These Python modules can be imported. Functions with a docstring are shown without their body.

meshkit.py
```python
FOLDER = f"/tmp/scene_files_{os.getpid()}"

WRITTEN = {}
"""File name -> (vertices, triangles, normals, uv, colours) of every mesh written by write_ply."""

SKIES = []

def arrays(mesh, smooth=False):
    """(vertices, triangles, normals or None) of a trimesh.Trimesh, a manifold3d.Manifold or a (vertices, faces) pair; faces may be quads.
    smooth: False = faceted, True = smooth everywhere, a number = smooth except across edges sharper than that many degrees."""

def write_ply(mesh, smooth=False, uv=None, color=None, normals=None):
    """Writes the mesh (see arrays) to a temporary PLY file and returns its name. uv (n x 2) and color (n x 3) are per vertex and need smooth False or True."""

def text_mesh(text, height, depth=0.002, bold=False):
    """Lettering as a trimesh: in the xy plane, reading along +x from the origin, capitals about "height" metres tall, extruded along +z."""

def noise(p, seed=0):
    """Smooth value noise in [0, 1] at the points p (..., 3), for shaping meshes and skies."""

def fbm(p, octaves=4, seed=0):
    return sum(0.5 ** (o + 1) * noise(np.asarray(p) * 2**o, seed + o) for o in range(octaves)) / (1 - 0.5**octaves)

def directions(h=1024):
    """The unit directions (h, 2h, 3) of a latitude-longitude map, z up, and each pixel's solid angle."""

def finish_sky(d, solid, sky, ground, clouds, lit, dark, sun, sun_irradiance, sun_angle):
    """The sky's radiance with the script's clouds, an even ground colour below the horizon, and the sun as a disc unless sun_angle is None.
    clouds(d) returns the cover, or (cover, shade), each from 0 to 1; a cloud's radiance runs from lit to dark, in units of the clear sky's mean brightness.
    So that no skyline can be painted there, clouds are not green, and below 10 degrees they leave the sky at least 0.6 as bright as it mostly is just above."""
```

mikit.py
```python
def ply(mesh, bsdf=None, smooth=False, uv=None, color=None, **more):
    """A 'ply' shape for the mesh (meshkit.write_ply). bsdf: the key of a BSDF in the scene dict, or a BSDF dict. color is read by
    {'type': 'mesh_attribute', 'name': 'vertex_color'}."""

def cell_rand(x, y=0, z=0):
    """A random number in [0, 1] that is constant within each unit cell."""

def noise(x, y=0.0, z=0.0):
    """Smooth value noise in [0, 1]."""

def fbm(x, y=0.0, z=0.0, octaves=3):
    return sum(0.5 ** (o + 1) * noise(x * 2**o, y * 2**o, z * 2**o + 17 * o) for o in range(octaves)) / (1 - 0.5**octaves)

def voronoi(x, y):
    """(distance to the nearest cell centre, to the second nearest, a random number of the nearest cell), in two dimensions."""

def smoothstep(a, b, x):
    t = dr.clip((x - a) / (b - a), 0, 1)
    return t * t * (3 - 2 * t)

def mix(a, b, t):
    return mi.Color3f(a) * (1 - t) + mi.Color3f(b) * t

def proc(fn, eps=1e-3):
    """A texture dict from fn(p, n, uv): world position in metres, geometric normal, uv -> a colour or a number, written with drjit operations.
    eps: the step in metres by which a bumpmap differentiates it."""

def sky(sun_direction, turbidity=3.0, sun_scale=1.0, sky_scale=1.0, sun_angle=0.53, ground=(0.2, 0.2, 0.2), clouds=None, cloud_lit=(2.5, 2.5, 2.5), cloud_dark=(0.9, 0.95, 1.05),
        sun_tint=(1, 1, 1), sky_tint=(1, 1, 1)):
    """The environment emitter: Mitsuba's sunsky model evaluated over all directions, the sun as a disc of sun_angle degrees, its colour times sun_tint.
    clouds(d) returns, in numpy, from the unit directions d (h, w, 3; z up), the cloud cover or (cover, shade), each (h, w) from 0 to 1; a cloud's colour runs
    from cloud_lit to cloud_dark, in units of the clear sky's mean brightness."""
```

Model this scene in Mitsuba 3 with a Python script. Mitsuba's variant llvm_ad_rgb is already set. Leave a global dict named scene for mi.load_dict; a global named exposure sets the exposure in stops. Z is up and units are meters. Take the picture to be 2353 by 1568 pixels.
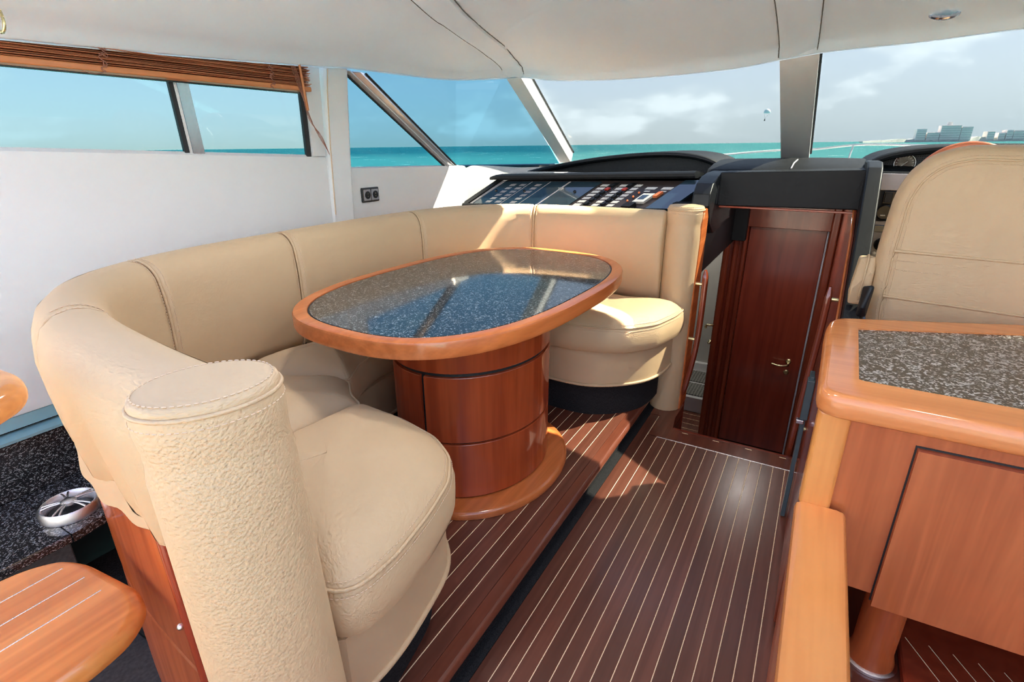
import math
import numpy as np, trimesh, mitsuba as mi, mikit, meshkit
import drjit as dr
from mikit import proc, fbm, noise, smoothstep, mix, voronoi, cell_rand

# ------------------------------------------------------------------ camera, sky, sun, exposure
T = mi.ScalarTransform4f
scene, labels = {}, {}
EYE = 1.25
yaw, pitch, roll = np.radians([29.8636, 20.5992, 0.1563])
fwd = np.array([-math.sin(yaw) * math.cos(pitch), math.cos(yaw) * math.cos(pitch), -math.sin(pitch)])
rgt = np.array([math.cos(yaw), math.sin(yaw), 0.0])
dwn = np.cross(fwd, rgt)
up = -(-math.sin(roll) * rgt + math.cos(roll) * dwn)
cam_o = np.array([0, 0, EYE])
scene['camera'] = {'type': 'perspective', 'fov_axis': 'x', 'fov': math.degrees(2 * math.atan(2353 / 2 / 1212.13)), 'near_clip': 0.02, 'far_clip': 60000.0,
                   'to_world': T().look_at(origin=cam_o.tolist(), target=(cam_o + fwd).tolist(), up=up.tolist())}
SUN_AZ, SUN_EL = 48.5, 46.5          # degrees to starboard of the bow, above the horizon
sa, se = math.radians(SUN_AZ), math.radians(SUN_EL)
sun_dir = [math.sin(sa) * math.cos(se), math.cos(sa) * math.cos(se), math.sin(se)]
HEEL = 0.0100                         # the boat heels about half a degree against the sea


def clouds(d):
    x, y, z = d[..., 0], d[..., 1], np.maximum(d[..., 2], 0.0)
    az = np.arctan2(x, y)
    q = np.stack([az * 9.0, z * 26.0, 0 * z + 3.3], -1)
    n = meshkit.fbm(q + 0.5 * meshkit.fbm(q * 1.9, 3, 5)[..., None], 5, 11)
    big = meshkit.fbm(np.stack([az * 2.6, z * 7.0, 0 * z + 9.1], -1), 4, 3)
    low = np.exp(-(z / 0.40) ** 2)
    puff = np.clip((n * 0.7 + big * 0.3 - 0.545 + 0.028 + 0.022 * np.clip((az + 0.6) / 0.3, 0, 1)) * 9.0, 0, 1) * low * (0.60 + 0.28 * np.clip((az + 1.2) / 1.2, 0, 1) * (az < 2.4)) * np.clip((z - 0.004) / 0.02, 0, 1)
    bow = np.clip((az + 0.85) / 1.05, 0, 1) ** 1.2 * (az < 2.4)
    haze = np.exp(-z / 0.16) * (0.60 + 0.22 * bow) + 0.30 * bow * np.exp(-z / 0.5)
    cover = np.clip(haze + puff * (1 - haze), 0, 1)
    shade = np.clip(0.86 - 0.30 * bow - 0.85 * puff, 0, 1)
    return cover, shade


sky = mikit.sky(sun_dir, turbidity=2.6, sun_scale=1.55, sky_scale=1.0, clouds=clouds, cloud_lit=(2.4, 2.42, 2.42), cloud_dark=(1.08, 1.23, 1.30),
                sky_tint=(1.58, 1.05, 0.86), ground=(0.25, 0.35, 0.36))
sky['to_world'] = T().rotate([0, 1, 0], -math.degrees(HEEL)) @ T(sky['to_world'])
scene['sky'] = sky
exposure = 4.27
FILL_LAMP = 5.5                            # radiance of the added fill lamps in saloon and cabin

# ------------------------------------------------------------------ materials
def rgb(*c):
    return {'type': 'rgb', 'value': list(c)}


def S(*c):
    """sRGB 0-255 to linear"""
    return tuple(((x / 255 + 0.055) / 1.055) ** 2.4 if x > 10 else x / 255 / 12.92 for x in c)


def mat(name, d, bump=None, two=True):
    if bump is not None:
        d = {'type': 'bumpmap', 'bsdf': d, 'tex': bump[0], 'scale': bump[1]}
    if two:
        d = {'type': 'twosided', 'bsdf': d}
    d = dict(d)
    scene['mat_' + name] = d


def pr(col, rough, **k):
    c = col if isinstance(col, dict) else rgb(*col)
    return {'type': 'principled', 'base_color': c, 'roughness': rough, **k}


def leather_col(a, b):
    return proc(lambda p, n, uv: mix(a, b, fbm(p.x * 3.1, p.y * 3.1, p.z * 3.1)))


def grain_bump(f, amp=1.0):
    return proc(lambda p, n, uv: amp * fbm(p.x * f, p.y * f, p.z * f, 3), eps=4e-4)


mat('leather', pr(leather_col((0.525, 0.368, 0.212), (0.580, 0.414, 0.248)), 0.40, specular=0.5), (grain_bump(300), 0.0026))
mat('stitch', pr((0.60, 0.44, 0.29), 0.6))
mat('vinyl', pr(proc(lambda p, n, uv: mix((0.655, 0.652, 0.645), (0.695, 0.692, 0.685), fbm(p.x * 2, p.y * 2, p.z * 3))), 0.55, specular=0.35), (grain_bump(300), 0.0006))
mat('seam_grey', pr((0.12, 0.12, 0.115), 0.8))
mat('headliner', pr(proc(lambda p, n, uv: mix((0.71, 0.795, 0.885), (0.745, 0.83, 0.92), fbm(p.x * 3, p.y * 3, p.z * 3))), 0.75, specular=0.25))


def wood(a, b, axis, f=34.0, stretch=0.045):
    def fn(p, n, uv):
        q = [p.x * f, p.y * f, p.z * f]
        q[axis] = q[axis] * stretch
        w = fbm(q[0] * 0.25, q[1] * 0.25, q[2] * 0.25, 2)
        g = fbm(q[0] + 3 * w, q[1] + 3 * w, q[2] + 3 * w, 4)
        fine = noise(q[0] * 6, q[1] * 6, q[2] * 6)
        return mix(a, b, dr.clip(smoothstep(0.25, 0.75, g) * 0.75 + fine * 0.25, 0, 1))
    return proc(fn)


def ww(fac):
    return dict(specular=0.5, clearcoat=1.0, clearcoat_gloss=fac)


mat('cherry_rim', pr(wood((0.42, 0.105, 0.026), (0.56, 0.165, 0.045), 1), 0.14, **ww(0.93)))
mat('cherry_pedestal', pr(wood((0.27, 0.04, 0.012), (0.4, 0.075, 0.022), 2), 0.09, **ww(0.97)))
mat('cherry_panel', pr(wood((0.38, 0.092, 0.026), (0.5, 0.14, 0.043), 2, 40), 0.13, **ww(0.96)))
mat('cherry_shell', pr(wood((0.3, 0.062, 0.018), (0.42, 0.105, 0.032), 2, 40), 0.09, **ww(0.97)))
mat('cherry_light', pr(wood((0.64, 0.235, 0.058), (0.76, 0.33, 0.09), 2), 0.14, **ww(0.95)))
mat('cherry_cap', pr(wood((0.66, 0.225, 0.06), (0.76, 0.3, 0.088), 1), 0.14, **ww(0.94)))
mat('cherry_frame', pr(wood((0.56, 0.18, 0.052), (0.68, 0.25, 0.08), 0), 0.11, **ww(0.96)))
mat('cherry_trim', pr(wood((0.24, 0.032, 0.012), (0.32, 0.05, 0.018), 2), 0.12, **ww(0.95)))
mat('tread_wood', pr(wood((0.5, 0.155, 0.034), (0.74, 0.32, 0.088), 1, 26), 0.13, **ww(0.95)))
mat('mahogany', pr(wood((0.15, 0.017, 0.007), (0.24, 0.034, 0.013), 2, 30), 0.16, **ww(0.93)))
mat('mahogany_frame', pr(wood((0.15, 0.022, 0.009), (0.24, 0.042, 0.015), 2, 30), 0.11, **ww(0.95)))
for i, k in enumerate((0.86, 1.0, 1.14)):
    mat('plank_%d' % i, pr(wood((0.098 * k, 0.028 * k, 0.016 * k), (0.145 * k, 0.046 * k, 0.027 * k), 1, 40), 0.30, **ww(0.85)))
mat('nosing', pr(wood((0.11, 0.028, 0.015), (0.16, 0.045, 0.024), 1, 40), 0.16, **ww(0.93)))
mat('holly', pr((0.80, 0.60, 0.38), 0.4, **ww(0.9)))
mat('carpet', pr(proc(lambda p, n, uv: mix((0.006, 0.006, 0.007), (0.035, 0.035, 0.037), noise(p.x * 500, p.y * 500, p.z * 500))), 0.95, specular=0.1))
mat('grey_carpet', pr(proc(lambda p, n, uv: mix((0.045, 0.045, 0.047), (0.085, 0.085, 0.088), fbm(p.x * 160, p.y * 160, p.z * 160))), 0.9, specular=0.15))
mat('beige_wall', pr((0.42, 0.41, 0.37), 0.7))
mat('mat_grey', pr(proc(lambda p, n, uv: mix((0.05, 0.05, 0.045), (0.22, 0.21, 0.19), dr.select((dr.abs(p.x * 40 - dr.floor(p.x * 40) - 0.5) < 0.28) & (dr.abs(p.y * 40 - dr.floor(p.y * 40) - 0.5) < 0.3), 0.0, 1.0))), 0.8))


def speckle(p, n, uv):
    k = noise(p.x * 420, p.y * 420, p.z * 420) * 0.6 + noise(p.x * 210 + 7, p.y * 210, p.z * 210) * 0.4
    return mix((0.010, 0.011, 0.013), (0.26, 0.27, 0.28), smoothstep(0.53, 0.74, k))


mat('granite', pr(proc(speckle), 0.06, specular=0.9, clearcoat=1.0, clearcoat_gloss=1.0))
mat('granite_matt', pr(proc(speckle), 0.25, specular=0.5))


def speckle_grey(p, n, uv):
    k = noise(p.x * 330, p.y * 330, p.z * 330) * 0.6 + noise(p.x * 150 + 7, p.y * 150, p.z * 150) * 0.4
    return mix((0.012, 0.012, 0.012), (0.40, 0.39, 0.38), smoothstep(0.50, 0.72, k))


mat('granite_grey', pr(proc(speckle_grey), 0.16, specular=0.8, clearcoat=1.0, clearcoat_gloss=0.98))
mat('black_plastic', pr((0.008, 0.010, 0.0125), 0.40, specular=0.35), (grain_bump(500), 0.0007))
mat('black_soft', pr((0.006, 0.0075, 0.0095), 0.50, specular=0.28), (grain_bump(260), 0.001))
mat('black_gloss', pr((0.010, 0.011, 0.013), 0.12, specular=0.6))
mat('black_mesh', pr(proc(lambda p, n, uv: mix((0.008, 0.009, 0.011), (0.035, 0.04, 0.045), dr.select((dr.abs(p.x * 120 - dr.floor(p.x * 120) - 0.5) < 0.25) & (dr.abs(p.z * 120 - dr.floor(p.z * 120) - 0.5) < 0.25), 0.0, 1.0))), 0.6))
mat('panel_brown', pr((0.035, 0.026, 0.025), 0.45))
mat('grey_plastic', pr((0.25, 0.25, 0.27), 0.45))
mat('lilac_grey', pr((0.42, 0.41, 0.44), 0.5))
mat('white_label', pr((0.62, 0.62, 0.60), 0.5))
mat('blue_glass', pr((0.018, 0.040, 0.060), 0.05, specular=0.9, clearcoat=1.0, clearcoat_gloss=1.0))
mat('red_knob', pr((0.45, 0.05, 0.03), 0.35))
mat('orange_knob', pr((0.75, 0.20, 0.07), 0.35))
mat('white_plastic', pr((0.72, 0.72, 0.70), 0.4))
mat('gelcoat', pr((0.80, 0.80, 0.79), 0.3, specular=0.5))
mat('bounce_deck', pr((0.19, 0.18, 0.17), 0.7))  # grey tuned for how much sun the added deck bounces
mat('bounce_grey', pr((0.25, 0.25, 0.25), 0.6))  # surface of the added reflector wall aft
mat('sky_reflect_ledge', pr((0.20, 0.36, 0.40), 0.18, specular=0.6))  # sky reflection on the glossy ledge put into its base colour
mat('chrome', {'type': 'roughconductor', 'material': 'Cr', 'alpha': 0.06})
mat('steel', {'type': 'roughconductor', 'material': 'Al', 'alpha': 0.25})
mat('chrome_soft', pr((0.62, 0.62, 0.63), 0.32, metallic=0.75))
mat('brass', {'type': 'roughconductor', 'alpha': 0.15, 'eta': rgb(0.444, 0.527, 1.094), 'k': rgb(3.695, 2.765, 1.829)})
mat('rubber', pr((0.012, 0.014, 0.016), 0.5))
mat('blind', pr(wood((0.33, 0.105, 0.046), (0.52, 0.185, 0.085), 1, 60), 0.45, specular=0.4))
mat('blind_rail', pr(wood((0.48, 0.17, 0.06), (0.58, 0.22, 0.085), 1, 60), 0.40, specular=0.4))
mat('cord', pr((0.30, 0.12, 0.08), 0.8))
mat('smoked', pr((0.05, 0.075, 0.085), 0.10, specular=0.7))
mat('orange_rim', pr((0.60, 0.17, 0.07), 0.3, **ww(0.95)))
mat('hotel', pr((0.90, 0.82, 0.79), 0.8))  # hotel tones paled to stand in for distance haze
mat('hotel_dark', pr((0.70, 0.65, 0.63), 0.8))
mat('headland', pr((0.55, 0.58, 0.52), 0.9))
mat('para', pr((0.85, 0.88, 0.88), 0.8))
GLASS = (0.078, 0.172, 0.218)
scene['mat_glass'] = {'type': 'thindielectric', 'specular_transmittance': rgb(*GLASS), 'specular_reflectance': rgb(0.12, 0.12, 0.12), 'int_ior': 1.5}
scene['mat_glass_front'] = {'type': 'thindielectric', 'specular_transmittance': rgb(0.225, 0.262, 0.274), 'specular_reflectance': rgb(0.3, 0.3, 0.3), 'int_ior': 1.5}
scene['mat_side_glass'] = {'type': 'thindielectric', 'specular_transmittance': rgb(0.145, 0.228, 0.25), 'specular_reflectance': rgb(0.4, 0.4, 0.4), 'int_ior': 1.5}


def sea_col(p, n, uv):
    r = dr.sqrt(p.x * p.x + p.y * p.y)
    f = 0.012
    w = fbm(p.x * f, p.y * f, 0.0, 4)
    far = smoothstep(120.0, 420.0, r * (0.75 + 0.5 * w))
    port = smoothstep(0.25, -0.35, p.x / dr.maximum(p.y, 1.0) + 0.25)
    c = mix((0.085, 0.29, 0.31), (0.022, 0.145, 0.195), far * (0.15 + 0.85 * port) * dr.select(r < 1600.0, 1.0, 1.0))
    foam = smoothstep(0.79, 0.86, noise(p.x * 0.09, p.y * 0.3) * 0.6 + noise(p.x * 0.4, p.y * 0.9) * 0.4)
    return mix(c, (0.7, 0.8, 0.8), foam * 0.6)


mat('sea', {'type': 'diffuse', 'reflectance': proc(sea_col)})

# ------------------------------------------------------------------ mesh helpers
def numbered(name):
    if name not in scene and not any(k.startswith(name + '__') for k in scene):
        return name
    i = 1
    while True:
        k = '%s_%03d' % (name, i)
        if k not in scene and not any(q.startswith(k + '__') for q in scene):
            return k
        i += 1


def put(name, mesh, m, smooth=35, parent=None, label=None, cat=None, group=None, kind=None):
    key = numbered((parent + '__' if parent else '') + name)
    scene[key] = mikit.ply(mesh, 'mat_' + m, smooth)
    tag(key, label, cat, group, kind)
    return key


def tag(key, label=None, cat=None, group=None, kind=None):
    d = {}
    if label: d['label'] = label
    if cat: d['category'] = cat
    if group: d['group'] = group
    if kind: d['kind'] = kind
    if d:
        labels[key] = d


def thing(name, label, cat, group=None):
    key = numbered(name)
    tag(key, label, cat, group)
    return key


def cat(*ms):
    out_v, out_f, n = [], [], 0
    for m in ms:
        v, f, _ = meshkit.arrays(m)
        out_v.append(v); out_f.append(f + n); n += len(v)
    return trimesh.Trimesh(np.vstack(out_v), np.vstack(out_f), process=False)


def fix(m):
    m = trimesh.Trimesh(m.vertices, m.faces, process=True)
    if m.volume < 0:
        m.invert()
    return m


def grid(P, cu=False, cv=False, capu=False):
    """P[nu, nv, 3] to a mesh; cv closes along v, cu closes along u, capu closes the two ends of u by fans."""
    P = np.asarray(P, float)
    nu, nv = P.shape[:2]
    I = np.arange(nu * nv).reshape(nu, nv)
    if cu: I = np.vstack([I, I[:1]])
    if cv: I = np.hstack([I, I[:, :1]])
    a, b, c, d = I[:-1, :-1].ravel(), I[1:, :-1].ravel(), I[1:, 1:].ravel(), I[:-1, 1:].ravel()
    f = np.vstack([np.stack([a, b, c], 1), np.stack([a, c, d], 1)])
    v = P.reshape(-1, 3)
    if capu:
        n = len(v)
        v = np.vstack([v, P[0].mean(0), P[-1].mean(0)])
        r0, r1 = I[0], I[-1]
        f = np.vstack([f, np.stack([r0[:-1], r0[1:], np.full(len(r0) - 1, n)], 1), np.stack([r1[1:], r1[:-1], np.full(len(r1) - 1, n + 1)], 1)])
    m = trimesh.Trimesh(v, f, process=False)
    return fix(m) if capu or (cu and cv) else m


def box(x0, x1, y0, y1, z0, z1, c=0.003):
    lo, hi = np.array([x0, y0, z0], float), np.array([x1, y1, z1], float)
    lo, hi = np.minimum(lo, hi), np.maximum(lo, hi)
    c = min(c, 0.3 * (hi - lo).min())
    pts = []
    for s in np.ndindex(2, 2, 2):
        corner = np.where(s, hi, lo); inn = np.where(s, -c, c)
        for k in range(3):
            q = corner + inn; q[k] = corner[k]; pts.append(q)
    return trimesh.convex.convex_hull(np.array(pts))


def hullbox(pts, r=0.0):
    pts = np.asarray(pts, float)
    if r:
        sp = trimesh.creation.icosphere(subdivisions=1, radius=r).vertices
        pts = (pts[:, None] + sp[None]).reshape(-1, 3)
    return trimesh.convex.convex_hull(pts)


def rbox(x0, x1, y0, y1, z0, z1, r):
    q = [[x, y, z] for x in (x0 + r, x1 - r) for y in (y0 + r, y1 - r) for z in (z0 + r, z1 - r)]
    sp = trimesh.creation.icosphere(subdivisions=2, radius=r).vertices
    return trimesh.convex.convex_hull((np.array(q)[:, None] + sp[None]).reshape(-1, 3))


def rot(m, deg, axis, at=(0, 0, 0)):
    m = m.copy(); m.apply_transform(trimesh.transformations.rotation_matrix(math.radians(deg), axis, at)); return m


def mv(m, x=0, y=0, z=0):
    m = m.copy(); m.apply_translation([x, y, z]); return m


def spline(pts, n, closed=False):
    from scipy.interpolate import CubicSpline
    p = np.asarray(pts, float)
    if closed: p = np.vstack([p, p[:1]])
    d = np.linalg.norm(np.diff(p, axis=0), axis=1) ** 0.5
    t = np.r_[0, np.cumsum(d)]
    cs = CubicSpline(t, p, bc_type='periodic' if closed else 'natural')
    tt = np.linspace(0, t[-1], 20 * len(p))
    q = cs(tt)
    s = np.r_[0, np.cumsum(np.linalg.norm(np.diff(q, axis=0), axis=1))]
    u = np.linspace(0, s[-1], n + 1)[:-1] if closed else np.linspace(0, s[-1], n)
    return np.stack([np.interp(u, s, q[:, k]) for k in range(p.shape[1])], 1)


def polyl(pts, n):
    p = np.asarray(pts, float)
    s = np.r_[0, np.cumsum(np.linalg.norm(np.diff(p, axis=0), axis=1))]
    u = np.linspace(0, s[-1], n)
    return np.stack([np.interp(u, s, p[:, k]) for k in range(p.shape[1])], 1)


def tube(pts, r, sides=8, closed=False, caps=True):
    p = np.asarray(pts, float)
    t = np.roll(p, -1, 0) - np.roll(p, 1, 0) if closed else np.gradient(p, axis=0)
    t /= np.linalg.norm(t, axis=1, keepdims=True) + 1e-12
    ref = np.array([0, 0, 1.0]) if np.abs(t[:, 2]).mean() < 0.8 else np.array([1.0, 0, 0])
    a = np.cross(t, ref); a /= np.linalg.norm(a, axis=1, keepdims=True) + 1e-12
    b = np.cross(t, a)
    th = np.arange(sides) * 2 * np.pi / sides
    r = np.broadcast_to(r, (len(p),))
    P = p[:, None] + r[:, None, None] * (np.cos(th)[None, :, None] * a[:, None] + np.sin(th)[None, :, None] * b[:, None])
    return grid(P, cu=closed, cv=True, capu=caps and not closed)


def lathe(prof, cx, cy, n=40, ex=1.0, ey=1.0):
    th = np.arange(n) * 2 * np.pi / n
    P = np.array([[[cx + r * ex * math.cos(t), cy + r * ey * math.sin(t), z] for t in th] for r, z in prof])
    return grid(P, cv=True, capu=True)


def ring_lathe(prof, cx, cy, n=40):
    th = np.arange(n) * 2 * np.pi / n
    P = np.array([[[cx + r * math.cos(t), cy + r * math.sin(t), z] for t in th] for r, z in prof])
    return grid(P, cu=True, cv=True)


def rings(outline, prof, c=None, ext=None):
    """outline (n,2) star-shaped about c; prof: (scale, z) from the bottom up; offsets in metres, inward negative, from each outline point."""
    o = np.asarray(outline, float)
    c = o.mean(0) if c is None else np.asarray(c, float)
    d = np.linalg.norm(o - c, axis=1, keepdims=True)
    P = []
    for off, z in prof:
        k = np.maximum(1 + off / d, 0.0) if off > -9 else d * 0
        q = c + (o - c) * k
        P.append(np.c_[q, np.full(len(q), z)])
    return grid(np.array(P), cv=True, capu=True)


def offset(o, d):
    """closed smooth outline moved outward by d"""
    t = np.roll(o, -1, 0) - np.roll(o, 1, 0)
    n = np.stack([t[:, 1], -t[:, 0]], 1); n /= np.linalg.norm(n, axis=1, keepdims=True)
    area = 0.5 * np.sum(o[:, 0] * np.roll(o[:, 1], -1) - np.roll(o[:, 0], -1) * o[:, 1])
    return o + n * d * np.sign(area)


def stack(o, prof):
    """outline moved outward by offset at each z (smooth outlines)"""
    return grid(np.array([np.c_[offset(o, d), np.full(len(o), z)] for d, z in prof]), cv=True, capu=True)


def prism(poly, z0, z1):
    from shapely.geometry import Polygon
    m = trimesh.creation.extrude_polygon(Polygon(poly).buffer(0), z1 - z0, engine='earcut')
    m.apply_translation([0, 0, z0]); return m


def vprism(yz, x0, x1):
    """profile in (y, z) extruded along x"""
    m = prism(yz, x0, x1)
    v = m.vertices.copy(); m.vertices = np.stack([v[:, 2], v[:, 0], v[:, 1]], 1)
    return fix(m)


def xprism(xz, y0, y1):
    """profile in (x, z) extruded along y"""
    m = prism(xz, y0, y1)
    v = m.vertices.copy(); m.vertices = np.stack([v[:, 0], v[:, 2], v[:, 1]], 1)
    return fix(m)


def sheet(quad, nrm, t):
    """flat panel from corner points, thickness t along nrm"""
    q = np.asarray(quad, float); n = np.asarray(nrm, float); n = n / np.linalg.norm(n)
    return trimesh.convex.convex_hull(np.vstack([q, q + n * t]))


def dashes(path, r, on=0.0055, gap=0.0028, sides=4):
    """a row of stitches along a path"""
    p = np.asarray(path, float)
    s = np.r_[0, np.cumsum(np.linalg.norm(np.diff(p, axis=0), axis=1))]
    out, u = [], 0.0
    while u + on < s[-1]:
        q = np.stack([np.interp(np.linspace(u, u + on, 3), s, p[:, k]) for k in range(3)], 1)
        out.append(tube(q, [r * 0.7, r, r * 0.7], sides)); u += on + gap
    return cat(*out)

# ------------------------------------------------------------------ floors
SX0, PITCH = 0.054, 0.0436
fl = 'floor'
tag(fl, 'dark brown teak sole of the aisle with thin pale holly strips', kind='structure')
put('base', box(-0.556, 0.14, -0.7, 2.25, -0.06, -0.004), 'nosing', False, fl)
put('carpet_strip', box(-0.60, -0.557, -0.7, 2.58, -0.06, 0.001, 0.001), 'carpet', False, fl, 'black carpet strip')
edges = [-0.556] + [SX0 - PITCH * k for k in range(13, -1, -1)] + [0.118]
shared = {}
for k in range(len(edges) - 1):
    y1 = 2.128 if k > 0 else 2.33
    put('plank', box(edges[k] + 0.0012, edges[k + 1] - 0.0012, -0.7, y1, -0.003, 0.004, 0.0008), 'plank_%d' % ((k * 7) % 3), False, fl)
for k in range(1, len(edges) - 1):
    y1 = 2.128 if k > 1 else 2.33
    put('holly_strip', box(edges[k] - 0.0014, edges[k] + 0.0014, -0.7, y1, -0.002, 0.0036, 0.0004), 'holly', False, fl)
put('cross_strip', box(-0.47, 0.118, 2.1285, 2.1335, -0.002, 0.004, 0.0005), 'steel', False, fl)
put('threshold', prism([(-0.508, 2.1345), (0.118, 2.1345), (0.118, 2.215), (-0.40, 2.215), (-0.425, 2.24), (-0.44, 2.35), (-0.435, 2.50), (-0.50, 2.58), (-0.556, 2.56), (-0.556, 2.335), (-0.508, 2.335)], -0.05, 0.005), 'nosing', False, fl)
for k in range(11):
    x = -0.38 + 0.045 * k
    put('grip_strip', box(x, x + 0.028, 2.218, 2.232, -0.012, 0.0, 0.002), 'holly' if k % 3 == 0 else 'nosing', False, fl)

pf = 'floor_001'
tag(pf, 'raised teak platform under the dinette with pale strips and a rounded nosing', kind='structure')
put('nosing', vprism([(-0.65, 0.06), (2.40, 0.06), (2.40, 0.10), (-0.65, 0.10)], -0.606, -0.574), 'nosing', False, pf)
put('nosing_edge', tube([(-0.578, -0.65, 0.082), (-0.578, 0.9, 0.082), (-0.578, 2.40, 0.082)], 0.0175, 14), 'nosing', True, pf)
put('kick_board', box(-0.60, -0.588, -0.65, 2.40, -0.003, 0.062), 'carpet', False, pf)
pe = [-0.606 - 0.0005] + [-0.649 - 0.0437 * k for k in range(18)]
for k in range(len(pe) - 1):
    y0 = -0.65 if k < 2 else 0.42
    put('plank', box(pe[k + 1] + 0.0012, pe[k] - 0.0012, y0, 2.38, 0.092, 0.1005, 0.0008), 'plank_%d' % ((k * 5 + 1) % 3), False, pf)
    if k:
        put('holly_strip', box(pe[k] - 0.0014, pe[k] + 0.0014, y0, 2.38, 0.093, 0.1001, 0.0004), 'holly', False, pf)
put('base', box(-1.70, -0.604, 0.42, 2.40, -0.003, 0.0915), 'carpet', False, pf)
put('base', box(-0.70, -0.604, -0.65, 0.418, -0.003, 0.0915), 'carpet', False, pf)

st = 'floor_002'
tag(st, 'starboard sole under the cabinet and helm seat', kind='structure')
put('base', box(0.121, 1.5, -0.7, 2.7, -0.06, 0.0), 'nosing', False, st)
ck = 'floor_003'
tag(ck, 'added unseen cockpit deck that bounces sunlight into the saloon', kind='structure')
put('deck', box(-2.0, 1.6, -4.5, -0.71, -0.3, -0.06), 'bounce_deck', False, ck)  # unseen deck added to bounce sunlight into the cabin
wb = 'wall_back'
tag(wb, 'added unseen grey wall that bounces sunlight forward', kind='structure')
put('panel', box(-2.0, 1.6, -2.75, -2.6, -0.06, 1.1), 'bounce_grey', False, wb)  # unseen reflector wall added to throw sunlight into the saloon
gl = 'floor_004'
tag(gl, 'dark grey carpet between the stair and the settee back', kind='structure')
put('carpet', box(-1.86, -0.702, -0.7, 0.419, -0.06, 0.0), 'grey_carpet', False, gl)
lo = 'floor_005'
tag(lo, 'lower cabin sole with pale strips seen past the handrail', kind='structure')
put('base', box(-1.9, 0.6, 2.6, 6.2, -1.08, -1.004), 'nosing', False, lo)
for k in range(22):
    y = 3.2 + 0.09 * k
    put('plank', box(-1.4, 0.3, y + 0.0025, y + 0.0865, -1.004, -1.0, 0.0005), 'plank_2', False, lo)
    put('holly_strip', box(-1.4, 0.3, y - 0.002, y + 0.002, -1.004, -1.0003, 0.0005), 'holly', False, lo)

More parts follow.
